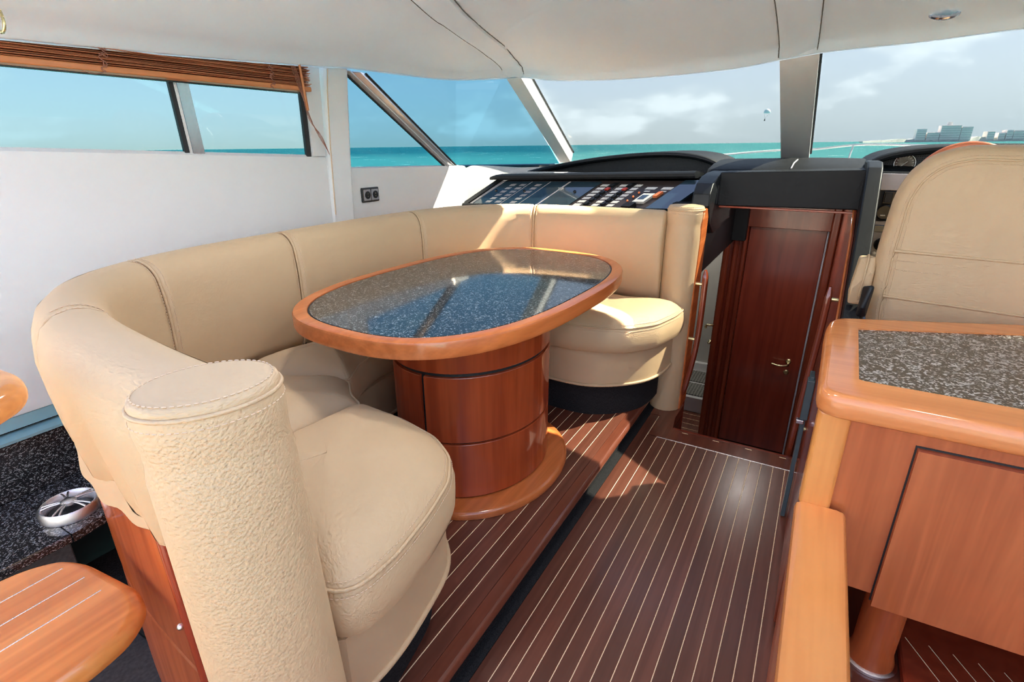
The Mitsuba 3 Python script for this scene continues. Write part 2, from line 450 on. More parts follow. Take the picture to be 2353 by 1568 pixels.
# ------------------------------------------------------------------ ceiling
LIP = np.array([(-1.80, 0.35, 1.479), (-1.80, 1.0, 1.498), (-1.79, 1.6, 1.525), (-1.785, 1.79, 1.537), (-1.775, 2.05, 1.540), (-1.76, 2.37, 1.546), (-1.70, 2.65, 1.566), (-1.585, 2.815, 1.584),
                (-1.27, 2.71, 1.543), (-0.85, 2.64, 1.525), (-0.433, 2.62, 1.536), (-0.25, 2.63, 1.560), (-0.19, 2.63, 1.566), (-0.13, 2.63, 1.574), (0.2, 2.64, 1.588), (0.484, 2.60, 1.60), (0.95, 2.45, 1.60), (1.30, 2.2, 1.58), (1.42, 1.8, 1.56), (1.42, 1.2, 1.53), (1.42, 0.80, 1.52)])


def densify(P, n):
    s = np.r_[0, np.cumsum(np.linalg.norm(np.diff(P, axis=0), axis=1))]
    from scipy.interpolate import PchipInterpolator
    u = np.linspace(0, s[-1], n)
    return np.stack([PchipInterpolator(s, P[:, k])(u) for k in range(3)], 1)


lip = densify(LIP, 150)


def ceil_z(x, y, drop=0.0):
    d = np.hypot(lip[:, 0] - x, lip[:, 1] - y)
    i = np.argsort(d)[:4]
    w = 1 / (d[i] + 1e-6) ** 2
    z0 = (lip[i, 2] * w).sum() / w.sum()
    s = d.min()
    return z0 + 0.042 * (1 - math.exp(-(s / 0.03) ** 1.5)) + 0.11 * (1 - math.exp(-max(s - 0.02, 0) / 0.55)) - drop


def roof_edge(x):  # edge of an unseen sunroof opening, added to let daylight in
    return np.interp(x, [-1.8, -1.2, -0.6, -0.2, 0.3, 1.42], [0.35, 0.45, 0.60, 0.68, 0.80, 0.80])


rows = []
fr = [0, 0.008, 0.016, 0.024, 0.034, 0.05, 0.08, 0.14, 0.25, 0.40, 0.60, 0.8, 1.0]
for P in lip:
    cxx = np.clip(P[0] * 0.35, -0.6, 0.5); ye = roof_edge(cxx)
    c = np.array([cxx, ye + max(0.0, min((P[1] - roof_edge(P[0])) * 0.55, 0.9))])
    r = []
    for t in fr:
        q = P[:2] + (c - P[:2]) * t
        r.append([q[0], q[1], ceil_z(*q) if t else P[2]])
    r = [[P[0], P[1], P[2] + 0.05]] + r
    rows.append(r)
rows = np.array(rows)
put('ceiling', grid(rows), 'headliner', True, None, 'pale grey padded headliner curving down to a soft lip above the windows', kind='structure')
hub = rows[:, -1]
put('liner', grid(np.stack([hub, np.tile(np.array([-0.05, 0.72, 1.70]), (len(hub), 1))], 1)), 'headliner', True, 'ceiling')
# the roof above, keeping daylight out between lip and roof
roof = np.c_[lip[:, :2], np.full(len(lip), 1.95)]
mid = np.array([-0.19, 0.70])
out = np.c_[mid + (lip[:, :2] - mid) * 1.012, lip[:, 2] + 0.06]
put('roof', grid(np.stack([np.c_[lip[:, :2], lip[:, 2] + 0.05], out, np.c_[mid + (lip[:, :2] - mid) * 0.99, lip[:, 2] + 0.2], np.tile([-0.19, 0.70, 1.97], (len(lip), 1))], 1)), 'gelcoat', True, 'ceiling')


def strip_on(pts, w, drop, n=40, thick=0.008):
    """padded band that follows the headliner"""
    p = densify(np.c_[np.asarray(pts, float), np.zeros(len(pts))], n)[:, :2]
    t = np.gradient(p, axis=0); t /= np.linalg.norm(t, axis=1, keepdims=True)
    nn = np.stack([-t[:, 1], t[:, 0]], 1)
    us = np.array([-1, -0.97, -0.85, 0, 0.85, 0.97, 1]) * w / 2
    dz = np.array([0.02, -0.2, -0.9, -1, -0.9, -0.2, 0.02]) * thick
    return grid(np.array([[[*(a + b * u), ceil_z(*(a + b * u)) - drop + h] for u, h in zip(us, dz)] for a, b in zip(p, nn)]))


beams = [('trim_1', [(-1.59, 2.80), (-1.40, 2.30), (-1.22, 1.75), (-1.02, 1.30), (-0.8, 0.8)], 0.115, 'grey padded ceiling band running aft from the left windscreen mullion'),
         ('trim_2', [(-0.19, 2.62), (-0.18, 2.3), (-0.165, 1.8), (-0.15, 1.2), (-0.12, 0.8)], 0.135, 'grey padded ceiling band running aft from the central windscreen mullion')]
for nme, pts, w, lab in beams:
    put(nme, strip_on(pts, w, 0.0), 'headliner', 25, None, lab, kind='structure')
    for sgn, sub in ((-1, 'seam'), (1, 'seam')):
        p = densify(np.c_[np.asarray(pts, float), np.zeros(len(pts))], 40)[:, :2]
        t = np.gradient(p, axis=0); t /= np.linalg.norm(t, axis=1, keepdims=True)
        nn = np.stack([-t[:, 1], t[:, 0]], 1)
        q = np.array([[*(a + b * sgn * w / 2), ceil_z(*(a + b * sgn * w / 2)) - 0.001] for a, b in zip(p, nn)])
        put('seam', tube(q, 0.0020, 6), 'seam_grey', True, nme)

# ------------------------------------------------------------------ port wall, sills, pillar
wl = 'wall_left'
tag(wl, 'white vinyl side lining below the port windows', kind='structure')
ys = np.linspace(-0.75, 1.652, 30)
sill = np.interp(ys, [-0.75, 0.6, 1.652], [1.262, 1.246, 1.206])
prof = [(-1.90, -0.012), (-1.865, -0.002), (-1.853, -0.012), (-1.849, -0.04)]
P = np.array([[[x, y, s + dz] for x, dz in prof] + [[-1.847 - 0.006 * math.sin(3 * y), y, 0.9], [-1.849, y, 0.56], [-1.856, y, 0.537], [-1.90, y, 0.535]] for y, s in zip(ys, sill)])
put('panel', grid(P, capu=True), 'vinyl', 40, wl)
put('lower_panel', box(-1.91, -1.865, -0.75, 2.9, -1.0, 0.53), 'rubber', False, wl)
put('ledge', prism([(-1.885, -0.7), (-1.80, -0.7), (-1.80, 0.9), (-1.885, 0.9)], 0.486, 0.494), 'sky_reflect_ledge', False, wl)
put('ledge_face', sheet([(-1.851, -0.7, 0.502), (-1.851, 0.9, 0.502), (-1.858, 0.9, 0.535), (-1.858, -0.7, 0.535)], (-1, 0, 0), 0.004), 'sky_reflect_ledge', False, wl)

# forward side panels with the socket
fw = 'wall_left_front'
def side_panel(y0, y1, z0, z1a, z1b):
    ys = np.linspace(y0, y1, 24)
    e = np.minimum(np.minimum(ys - y0, y1 - ys) / 0.02, 1.0)
    x_in = -1.848 - 0.012 * (1 - e) ** 2
    return grid(np.array([[[-1.90, y, np.interp(y, [y0, y1], [z1a, z1b]) - 0.004], [x - 0.018, y, np.interp(y, [y0, y1], [z1a, z1b])], [x - 0.004, y, np.interp(y, [y0, y1], [z1a, z1b]) - 0.006],
                           [x, y, np.interp(y, [y0, y1], [z1a, z1b]) - 0.025], [x + 0.002, y, 0.9], [x, y, z0]] for y, x in zip(ys, x_in)]))
tag(fw, 'white vinyl side lining under the quarter window with the socket', kind='structure')
put('panel', side_panel(1.745, 2.7028, 0.3, 1.152, 1.130), 'vinyl', 40, fw)
put('panel', side_panel(2.7032, 4.05, 0.3, 1.130, 1.096), 'vinyl', 40, fw)

pl_ = 'trim_3'
tag(pl_, 'white vinyl pillar between the blind window and the quarter window', kind='structure')
def pillar(z, lean):
    return [(-1.90, 1.64), (-1.842 + lean, 1.642), (-1.834 + lean, 1.65), (-1.822 + lean, 1.745), (-1.83 + lean, 1.757), (-1.90, 1.76)]
P = np.array([[[x, y + 0.05 * (z - 0.95), z] for x, y in pillar(z, l)] for z, l in ((0.3, 0), (0.95, 0), (1.2, 0.002), (1.4, 0.010), (1.6, 0.02))])
put('body', grid(P, cv=True, capu=True), 'vinyl', 30, pl_)
put('seam', tube([(-1.832, 1.652, 0.96), (-1.83, 1.665, 1.25), (-1.822, 1.675, 1.45), (-1.812, 1.68, 1.53)], 0.0025, 6), 'stitch', True, pl_)
put('reveal', sheet([(-1.846, 1.585, 1.20), (-1.846, 1.648, 1.20), (-1.838, 1.66, 1.54), (-1.838, 1.585, 1.54)], (-1, 0, 0), 0.02), 'vinyl', False, pl_)

# port window with sliding frame
w1 = 'window_1'
tag(w1, 'port side window with a slanted chrome divider', kind='structure')
put('pane', trimesh.Trimesh([(-1.875, -0.75, 1.20), (-1.875, 1.60, 1.18), (-1.855, 1.60, 1.60), (-1.855, -0.75, 1.60)], [[0, 1, 2], [0, 2, 3]]), 'side_glass', False, w1)
put('divider', sheet([(-1.858, 1.098, 1.20), (-1.858, 1.138, 1.20), (-1.850, 1.118, 1.52), (-1.850, 1.080, 1.52)], (-1, 0, 0), 0.012), 'chrome', False, w1, 'bright chrome divider')
put('seal', sheet([(-1.860, 1.072, 1.20), (-1.860, 1.086, 1.20), (-1.852, 1.068, 1.52), (-1.852, 1.056, 1.52)], (-1, 0, 0), 0.012), 'rubber', False, w1, 'black rubber seal')
put('glass_edge', sheet([(-1.859, 1.087, 1.20), (-1.859, 1.097, 1.20), (-1.851, 1.079, 1.52), (-1.851, 1.069, 1.52)], (-1, 0, 0), 0.006), 'steel', False, w1)
put('end_seal', sheet([(-1.856, 1.560, 1.19), (-1.856, 1.582, 1.19), (-1.848, 1.582, 1.52), (-1.848, 1.560, 1.52)], (-1, 0, 0), 0.012), 'rubber', False, w1, 'black rubber end seal')
put('top_seal', sheet([(-1.852, -0.7, 1.435), (-1.852, 1.58, 1.432), (-1.850, 1.58, 1.446), (-1.850, -0.7, 1.449)], (-1, 0, 0), 0.01), 'smoked', False, w1)

# quarter window
MB, MT = np.array([-1.775, 3.93, 1.105]), np.array([-1.60, 2.80, 1.59])
w2 = 'window_2'
tag(w2, 'port quarter window with a raked chrome strut', kind='structure')
put('pane', trimesh.Trimesh([(-1.878, 1.72, 1.10), (-1.878, 2.62, 1.08), (-1.850, 2.62, 1.61), (-1.850, 1.72, 1.61), (-1.86, 4.05, 1.06), (-1.825, 3.92, 1.10), (-1.645, 2.80, 1.62)], [[0, 1, 2], [0, 2, 3], [1, 4, 5], [1, 5, 6], [1, 6, 2]]), 'glass', False, w2)
def strut(y0, y1, off, r):
    return sheet([(-1.862, y0, 1.13), (-1.862, y0 + 0.055, 1.13), (-1.832 + off, y1 + 0.058, 1.535), (-1.832 + off, y1, 1.535)], (-1, 0, 0), r)
put('strut', hullbox([(-1.868, 2.495, 1.13), (-1.868, 2.535, 1.13), (-1.838, 1.78, 1.535), (-1.838, 1.83, 1.535), (-1.850, 2.515, 1.13), (-1.822, 1.805, 1.535)], 0.004), 'chrome_soft', 20, w2, 'chrome strut')
put('strut', hullbox([(-1.868, 2.545, 1.13), (-1.868, 2.595, 1.13), (-1.838, 1.842, 1.535), (-1.838, 1.905, 1.535), (-1.856, 2.57, 1.13), (-1.828, 1.872, 1.535)], 0.004), 'chrome_soft', 20, w2, 'chrome strut')
put('seal', tube([(-1.860, 2.488, 1.13), (-1.832, 1.772, 1.535)], 0.005, 6), 'rubber', True, w2, 'black rubber seal')
put('seal', tube([(-1.862, 2.603, 1.13), (-1.834, 1.915, 1.535)], 0.005, 6), 'rubber', True, w2, 'black rubber seal')

# windscreen mullions
def mullion(B, Tp, wb, wt, deep, side, ctr):
    """raked post: face towards the cabin and a side face towards starboard"""
    d = Tp - B
    out_n = np.array([0, 0.42, 0.9]); out_n = out_n / np.linalg.norm(out_n)
    P = []
    for t in np.linspace(0, 1, 12):
        c = B + d * t; w = wb + (wt - wb) * t
        x = np.array([1.0, side, 0]); x /= np.linalg.norm(x)
        pts = [(-0.5, 0.004), (-0.47, 0), (0.47, 0), (0.5, 0.004), (0.5, 1), (-0.5, 1)]
        P.append([c + x * w * a + out_n * deep * b for a, b in pts])
    return grid(np.array(P), cv=True, capu=True)
put('trim_4', mullion(MB, MT + np.array([0, -0.02, 0.015]), 0.090, 0.092, 0.085, 0.0, 0), 'vinyl', 30, None, 'white raked mullion between quarter window and windscreen', kind='structure')
CB, CT = np.array([-0.20, 3.92, 1.135]), np.array([-0.192, 2.72, 1.60])
put('trim_5', mullion(CB, CT, 0.155, 0.148, 0.06, 0.0, 0), 'vinyl', 30, None, 'grey raked central windscreen mullion above the dash', kind='structure')
put('seal', tube([MB + [0.047, 0.036, 0.077], MT + [0.047, 0.016, 0.092]], 0.006, 6), 'rubber', True, 'trim_4')
put('seal', tube([CB + [0.082, 0, 0.05], CT + [0.078, 0.0, 0.02]], 0.006, 6), 'rubber', True, 'trim_5')
O = np.array([0, 0.03, 0.062])
def screen(pts, n=10):
    return grid(np.array(pts))
tl, tm = MT + O * [0, 1, 0.6], CT + O
a = lambda p, q, b, t: p + (q - p) * t + np.array([0, b * 4 * t * (1 - t), 0])
ex = lambda b, t: b + (b - t) * 0.11          # the panes reach down behind the dash
put('window_3', grid(np.array([[a(ex(MB + O, MT + O), ex(CB + O, CT + O), 0.07, t), a(MT + O, CT + O, 0.14, t)] for t in np.linspace(0, 1, 12)])), 'glass_front', True, None, 'middle windscreen pane', kind='structure')
put('window_4', grid(np.array([[a(ex(CB + O, CT + O), np.array([1.46, 3.72, 1.10]), 0.05, t), a(CT + O, np.array([1.40, 2.2, 1.65]), 0.12, t)] for t in np.linspace(0, 1, 12)])), 'glass_front', True, None, 'right windscreen pane', kind='structure')

# starboard side, out of the frame
wr = 'wall_right'
tag(wr, 'white starboard side lining', kind='structure')
put('panel', box(1.46, 1.52, -0.75, 4.0, -0.3, 1.12), 'vinyl', False, wr)
put('upper', box(1.42, 1.50, -0.75, 2.2, 1.48, 1.60), 'vinyl', False, wr)
put('window_5', trimesh.Trimesh([(1.49, -0.75, 1.10), (1.49, 3.6, 1.10), (1.46, 2.2, 1.6), (1.46, -0.75, 1.6)], [[0, 1, 2], [0, 2, 3]]), 'side_glass', False, None, 'starboard side window', kind='structure')
wf = 'wall_front'
tag(wf, 'hull sides and bulkheads forward, below the windscreen', kind='structure')
put('outer_left', box(-1.99, -1.92, -0.75, 6.2, -1.2, 1.05), 'gelcoat', False, wf)
put('hull_bottom', box(-1.99, 1.6, -0.75, 6.3, -1.26, -1.2), 'gelcoat', False, wf)
put('forepeak', box(-1.99, 1.6, 6.2, 6.3, -1.2, 0.8), 'gelcoat', False, wf)
put('outer_right', box(1.55, 1.6, -0.75, 6.2, -1.2, 1.0), 'gelcoat', False, wf)
put('foredeck', prism([(-1.99, 4.14), (1.6, 4.14), (1.3, 7.5), (0.3, 9.6), (-0.7, 9.6), (-1.7, 7.5)], 0.90, 0.94), 'gelcoat', False, wf)
put('glare_cover', prism([(-1.90, 4.125), (1.5, 4.125), (1.45, 5.6), (-1.85, 5.6)], 0.942, 0.950), 'black_soft', False, wf)  # unseen dark sheet added to keep deck glare off the windscreen
put('stem', prism([(-1.99, 4.14), (-1.95, 4.14), (-1.66, 7.5), (-0.68, 9.62), (0.28, 9.62), (1.27, 7.5), (1.56, 4.14), (1.6, 4.14), (1.32, 7.52), (0.3, 9.66), (-0.7, 9.66), (-1.72, 7.52)], -1.2, 0.94), 'gelcoat', False, wf)

# ------------------------------------------------------------------ companionway
cw = 'wall_companionway'
tag(cw, 'dark cherry lining around the companionway', kind='structure')
RP = [(4.05, -1.0), (4.05, 0.98), (2.76, 0.98), (2.56, 0.90), (2.24, 0.62), (2.10, 0.36), (2.06, 0.006), (2.215, 0.006), (2.215, -1.0)]
put('right_panel', vprism(RP, 0.122, 0.131), 'mahogany_frame', False, cw)
put('right_edge', tube([(0.1215, y - 0.004, z) for y, z in ((2.76, 0.975), (2.56, 0.90), (2.24, 0.62), (2.10, 0.36), (2.06, 0.01))], 0.0045, 8), 'cherry_rim', False, cw, 'orange cherry edge strip')
put('header_board', box(-0.44, 0.14, 3.97, 4.03, 0.71, 1.0), 'mahogany_frame', False, cw, 'glossy dark header board')
put('left_beam', box(-0.62, -0.415, 3.9, 4.05, 0.62, 1.08), 'black_soft', False, cw)
put('post', rbox(-0.552, -0.51, 3.94, 4.02, -1.0, 0.72, 0.014), 'mahogany_frame', 40, cw, 'rounded glossy post')
put('post', box(-0.512, -0.488, 4.0, 4.06, -1.0, 0.9, 0.004), 'mahogany', False, cw)
put('post', rbox(-0.49, -0.462, 3.96, 4.05, -1.0, 0.95, 0.01), 'mahogany_frame', 40, cw)
put('post', box(-0.462, -0.435, 4.02, 4.08, -1.0, 0.95, 0.004), 'mahogany', False, cw)
put('post', rbox(-0.435, -0.408, 3.97, 4.06, -1.0, 0.95, 0.01), 'mahogany_frame', 40, cw)
put('post', rbox(0.072, 0.122, 3.95, 4.04, -1.0, 0.95, 0.012), 'mahogany_frame', 40, cw)
put('right_return', box(0.10, 0.30, 4.05, 4.1, -1.0, 1.0), 'mahogany', False, cw)
put('backing', box(-0.45, 0.14, 4.10, 4.14, -1.0, 1.0), 'beige_wall', False, cw)
put('cabin_wall', box(-1.9, -0.45, 5.1, 5.14, -1.0, 1.0), 'beige_wall', False, cw, 'pale beige cabin wall')
put('rail_bar', box(-1.2, -0.55, 5.05, 5.07, 0.66, 0.675), 'rubber', False, cw)
put('cabin_skirting', box(-1.9, -0.5, 5.05, 5.1, -0.86, -0.78), 'vinyl', False, cw, 'white skirting')
put('cabin_step', box(-1.5, -0.6, 4.42, 5.10, -1.0, -0.86), 'vinyl', False, cw, 'white step')
for y in (4.46, 4.76):
    put('step_mat', box(-1.45, -0.62, y, y + 0.26, -0.86, -0.85), 'mat_grey', False, cw, 'woven grey step mat')
put('cabin_ceiling', box(-0.60, 0.14, 2.95, 4.1, 0.985, 1.0), 'mahogany', False, cw)
put('cabin_ceiling', box(-1.9, -0.45, 3.95, 5.15, 0.83, 0.86), 'beige_wall', False, cw)
put('cabin_left', box(-1.62, -1.6, 2.75, 5.1, -1.0, 0.58), 'beige_wall', False, cw)
put('stair_riser', box(-0.60, 0.15, 2.26, 2.28, -1.0, -0.012), 'mahogany', False, cw)
put('stairwell_left', box(-1.9, -0.475, 2.72, 2.75, -1.0, 0.60), 'mahogany', False, cw)

for lx, ly, lz, lab in ((-0.15, 3.35, 0.985, 'added unseen light under the cabin ceiling behind the companionway header'), (-0.95, 4.55, 0.83, 'added unseen light over the cabin step')):  # unseen lamps added to brighten the companionway and cabin wall
    cl = thing('added_cabin_light', lab, 'ceiling light', 'added lights in the lower cabin')
    put('rim', ring_lathe([(0.05, lz - 0.010), (0.062, lz - 0.012), (0.064, lz - 0.001), (0.05, lz - 0.001)], lx, ly), 'chrome', 40, cl)
    k2 = put('lens', lathe([(0.0005, lz - 0.010), (0.03, lz - 0.010), (0.049, lz - 0.006)], lx, ly), 'white_plastic', 40, cl)
    scene[k2]['emitter'] = {'type': 'area', 'radiance': rgb(*[FILL_LAMP * (1.2 if lx > -0.5 else 2.4) * c for c in (1.0, 0.95, 0.88)])}

dk = 'door_1'
tag(dk, 'dark mahogany cabin door at the foot of the companionway', kind='structure')
put('leaf', box(-0.405, 0.060, 4.03, 4.065, -0.975, 0.712, 0.003), 'mahogany', False, dk)
put('edge_strip', box(0.061, 0.071, 4.02, 4.06, -0.985, 0.712, 0.002), 'lilac_grey', False, dk, 'pale door edge strip')
put('top_strip', box(-0.405, 0.071, 4.015, 4.05, 0.713, 0.722, 0.002), 'lilac_grey', False, dk)
hk = put('handle', tube(spline([(-0.125, 3.975, -0.245), (-0.09, 3.97, -0.25), (-0.05, 3.972, -0.25), (-0.018, 3.985, -0.244)], 14), [0.007] * 14, 10), 'brass', True, dk, 'brass lever handle')
put('stem', tube([(-0.018, 3.982, -0.244), (-0.018, 4.03, -0.244)], 0.008, 10), 'brass', True, hk)
rosette = rot(lathe([(0.019, 0), (0.019, 0.004), (0.012, 0.009)], 0, 0, 20), 90, (1, 0, 0))
put('rosette', mv(rosette, -0.018, 4.03, -0.23), 'brass', 30, hk)
put('keyhole', mv(rosette, -0.020, 4.03, -0.315), 'brass', 30, dk, 'round brass keyhole plate')

# brass knob set on the left door post
t = thing('door_knob', 'small brass lever knob on the left door post', 'door knob')
put('lever', tube(spline([(-0.600, 3.96, -0.05), (-0.592, 3.93, -0.02), (-0.57, 3.93, -0.016), (-0.545, 3.945, -0.016)], 12), 0.009, 10), 'brass', True, t)
put('bolt', tube([(-0.553, 3.945, -0.14), (-0.562, 3.93, -0.16)], 0.012, 10), 'brass', True, t)


def handrail(name, pts, w, d, label, offs, sgn, n=40):
    t = thing(name, label, 'handrail', 'curved handrails of the companionway')
    p = spline(pts, n)
    tt = np.gradient(p, axis=0); tt /= np.linalg.norm(tt, axis=1, keepdims=True)
    X = np.array([1.0, 0, 0]); P = []
    th = np.arange(12) * 2 * np.pi / 12
    for i in range(n):
        b = np.cross(tt[i], X); b /= np.linalg.norm(b)
        e = min(1.0, 0.45 + min(i, n - 1 - i) * 0.3)
        P.append([p[i] + X * w * e * np.sign(math.cos(a)) * abs(math.cos(a)) ** 0.6 + b * d * e * np.sign(math.sin(a)) * abs(math.sin(a)) ** 0.6 for a in th])
    put('rail', grid(np.array(P), cv=True, capu=True), 'mahogany_frame', 40, t)
    for (y, z) in offs:
        x = np.interp(z, p[::-1, 2], p[::-1, 0])
        put('standoff', tube([(x, y, z), (x + sgn * 0.05, y, z)], 0.008, 12), 'brass', True, t, 'brass stand-off')
handrail('handrail', [(-0.405, 2.46, 0.71), (-0.402, 2.46, 0.66), (-0.40, 2.455, 0.55), (-0.40, 2.45, 0.43), (-0.405, 2.44, 0.31), (-0.42, 2.44, 0.19), (-0.435, 2.44, 0.09)], 0.012, 0.022, 'curved mahogany handrail on the panel beside the settee end post', [(2.458, 0.645), (2.45, 0.38)], -1)
handrail('handrail', [(0.082, 2.34, 0.725), (0.082, 2.34, 0.68), (0.080, 2.34, 0.56), (0.074, 2.34, 0.40), (0.066, 2.34, 0.2), (0.060, 2.34, 0.0), (0.056, 2.34, -0.15)], 0.013, 0.024, 'mahogany handrail on the right side of the companionway beside the cabinet', [(2.34, 0.675), (2.34, 0.1)], 1)
t = thing('companionway_panel', 'thin cherry panel standing behind the far settee post', 'panel')
put('board', box(-0.458, -0.441, 2.44, 2.57, 0.006, 0.975, 0.004), 'cherry_rim', False, t)

# ------------------------------------------------------------------ settee
sf = thing('settee', 'U-shaped beige leather settee wrapped around the oval table', 'sofa')
crest = spline([(-0.66, 0.352), (-0.80, 0.358), (-1.0, 0.378), (-1.18, 0.41), (-1.36, 0.475), (-1.50, 0.60), (-1.575, 0.78), (-1.605, 1.02), (-1.62, 1.40), (-1.615, 1.75), (-1.575, 2.03), (-1.48, 2.23), (-1.30, 2.375), (-1.05, 2.43), (-0.80, 2.45), (-0.585, 2.455)], 400)
cs = np.r_[0, np.cumsum(np.linalg.norm(np.diff(crest, axis=0), axis=1))]
tg = np.gradient(crest, axis=0); tg /= np.linalg.norm(tg, axis=1, keepdims=True)
nrm = np.stack([tg[:, 1], -tg[:, 0]], 1)          # path runs clockwise seen from above, so this points to the table
if (np.array([-1.0, 1.45]) - crest[200]) @ nrm[200] < 0:
    nrm = -nrm


def at_s(s):
    p = np.array([np.interp(s, cs, crest[:, k]) for k in range(2)])
    n = np.array([np.interp(s, cs, nrm[:, k]) for k in range(2)])
    return p, n / np.linalg.norm(n)


def s_near(x, y):
    return cs[np.argmin(np.hypot(crest[:, 0] - x, crest[:, 1] - y))]


PROF = [(-0.052, 0.675), (-0.060, 0.72), (-0.068, 0.79), (-0.073, 0.86), (-0.068, 0.905), (-0.055, 0.937), (-0.032, 0.957), (-0.005, 0.964), (0.022, 0.960), (0.045, 0.946), (0.060, 0.922), (0.067, 0.89), (0.072, 0.84), (0.072, 0.76), (0.066, 0.68), (0.052, 0.60), (0.04, 0.55), (-0.02, 0.55), (-0.03, 0.66)]
seams = [s_near(-0.69, 0.352), s_near(-1.20, 0.415), s_near(-1.545, 0.70), s_near(-1.612, 1.20), s_near(-1.60, 1.88), s_near(-1.235, 2.395), s_near(-0.592, 2.455)]


def back_panel(s0, s1, seed):
    n = max(14, int((s1 - s0) / 0.018))
    u = np.unique(np.r_[np.linspace(s0, s0 + 0.03, 7), np.linspace(s0 + 0.03, s1 - 0.03, n), np.linspace(s1 - 0.03, s1, 7)])
    cu, cz = 0.0, 0.80
    P = []
    for s in u:
        p, nn = at_s(s)
        e = min(min(s - s0, s1 - s) / 0.028, 1.0)
        k = 1 - (1 - math.sqrt(max(0.0, 1 - (1 - e) ** 2))) * 1.0
        r = []
        for (o, z) in PROF:
            puff = 0.018 * (k - 1)
            d = np.array([o - cu, (z - cz) * 0.55]); L = np.hypot(*d) + 1e-9
            oo, zz = o + d[0] / L * puff, z + d[1] / L * puff
            if z < 0.93 and o < 0:                                # hanging outer skirt: folds
                w = (0.935 - z) / 0.26
                f = math.sin(s * 62 + 2.2 * math.sin(s * 9 + seed)) * 0.5 + math.sin(s * 27 + seed) * 0.5
                oo += 0.011 * w * f; zz += -0.012 * w * math.sin(s * 14 + seed)
            if o > 0.04 and z < 0.9:                              # soft inner face
                oo += 0.006 * (meshkit.noise(np.array([s * 6, z * 5, seed])) - 0.5)
            r.append([*(p + nn * oo), zz])
        P.append(r)
    return grid(np.array(P), cv=True, capu=True)


for i in range(6):
    put('back_cushion', back_panel(seams[i] + 0.0008, seams[i + 1] - 0.0008, i * 3.1), 'leather', 50, sf)
# piping and stitches along the back seams
for i in range(1, 6):
    p, nn = at_s(seams[i])
    q = np.array([[*(p + nn * (o * 0.90)), 0.80 + (z - 0.80) * 0.975] for o, z in PROF[3:17]])
    q = spline(q, 40)
    put('piping', tube(q, 0.0042, 8), 'leather', True, sf)
    for ds in (-0.016, 0.016):
        p2, n2 = at_s(seams[i] + ds)
        q = spline(np.array([[*(p2 + n2 * (o * 0.985)), 0.80 + (z - 0.80) * 0.992] for o, z in PROF[6:16]]), 60)
        put('stitching', dashes(q, 0.0012), 'stitch', False, sf)
# flap of leather hanging below the aft arm
P = []
for s in np.linspace(seams[0] + 0.06, seams[2], 60):
    p, nn = at_s(s)
    w = 0.010 * math.sin(s * 11) + 0.004 * math.sin(s * 47)
    P.append([[*(p + nn * (o + w * 0.5)), z + w] for o, z in ((-0.046, 0.70), (-0.056, 0.675), (-0.060, 0.655), (-0.054, 0.648), (-0.044, 0.66), (-0.040, 0.70))])
put('leather_flap', grid(np.array(P), cv=True, capu=True), 'leather', 40, sf)

# seat cushions
def cush(out, n=90):
    return polyl(np.vstack([out, out[:1]]), n + 1)[:-1]


def soften(o, k=2):
    for _ in range(k):
        o = 0.25 * np.roll(o, 1, 0) + 0.5 * o + 0.25 * np.roll(o, -1, 0)
    return o


SEATP = [(-0.035, 0.424), (-0.012, 0.428), (0.004, 0.440), (0.012, 0.468), (0.012, 0.500), (0.004, 0.528), (-0.003, 0.541), (-0.010, 0.551), (-0.03, 0.568), (-0.06, 0.584), (-0.10, 0.594), (-0.15, 0.600), (-0.25, 0.606), (-9.1, 0.609)]
seat = [
    ([(-0.60, 0.44), (-0.572, 0.472), (-0.568, 0.56), (-0.588, 0.68), (-0.618, 0.79), (-0.675, 0.872), (-0.76, 0.925), (-0.90, 0.957), (-1.05, 0.965), (-1.075, 0.80), (-1.11, 0.63), (-1.15, 0.49), (-1.0, 0.45), (-0.8, 0.43)], 1),
    ([(-1.058, 0.965), (-1.13, 0.995), (-1.21, 1.065), (-1.40, 0.965), (-1.53, 0.86), (-1.49, 0.72), (-1.41, 0.62), (-1.30, 0.54), (-1.158, 0.495), (-1.118, 0.632), (-1.083, 0.80)], 1),
    ([(-1.215, 1.072), (-1.28, 1.18), (-1.32, 1.32), (-1.325, 1.45), (-1.555, 1.45), (-1.552, 1.2), (-1.545, 0.95), (-1.535, 0.868), (-1.405, 0.973)], 1),
    ([(-1.325, 1.456), (-1.31, 1.6), (-1.26, 1.75), (-1.18, 1.85), (-1.40, 2.12), (-1.50, 2.0), (-1.545, 1.8), (-1.556, 1.6), (-1.556, 1.456)], 1),
    ([(-1.175, 1.856), (-1.05, 1.915), (-0.95, 1.922), (-1.0, 2.36), (-1.2, 2.31), (-1.34, 2.2), (-1.395, 2.126)], 1),
    ([(-0.942, 1.922), (-0.82, 1.915), (-0.70, 1.94), (-0.595, 1.99), (-0.51, 2.10), (-0.472, 2.25), (-0.462, 2.375), (-0.50, 2.385), (-0.7, 2.375), (-0.992, 2.365)], 1),
]
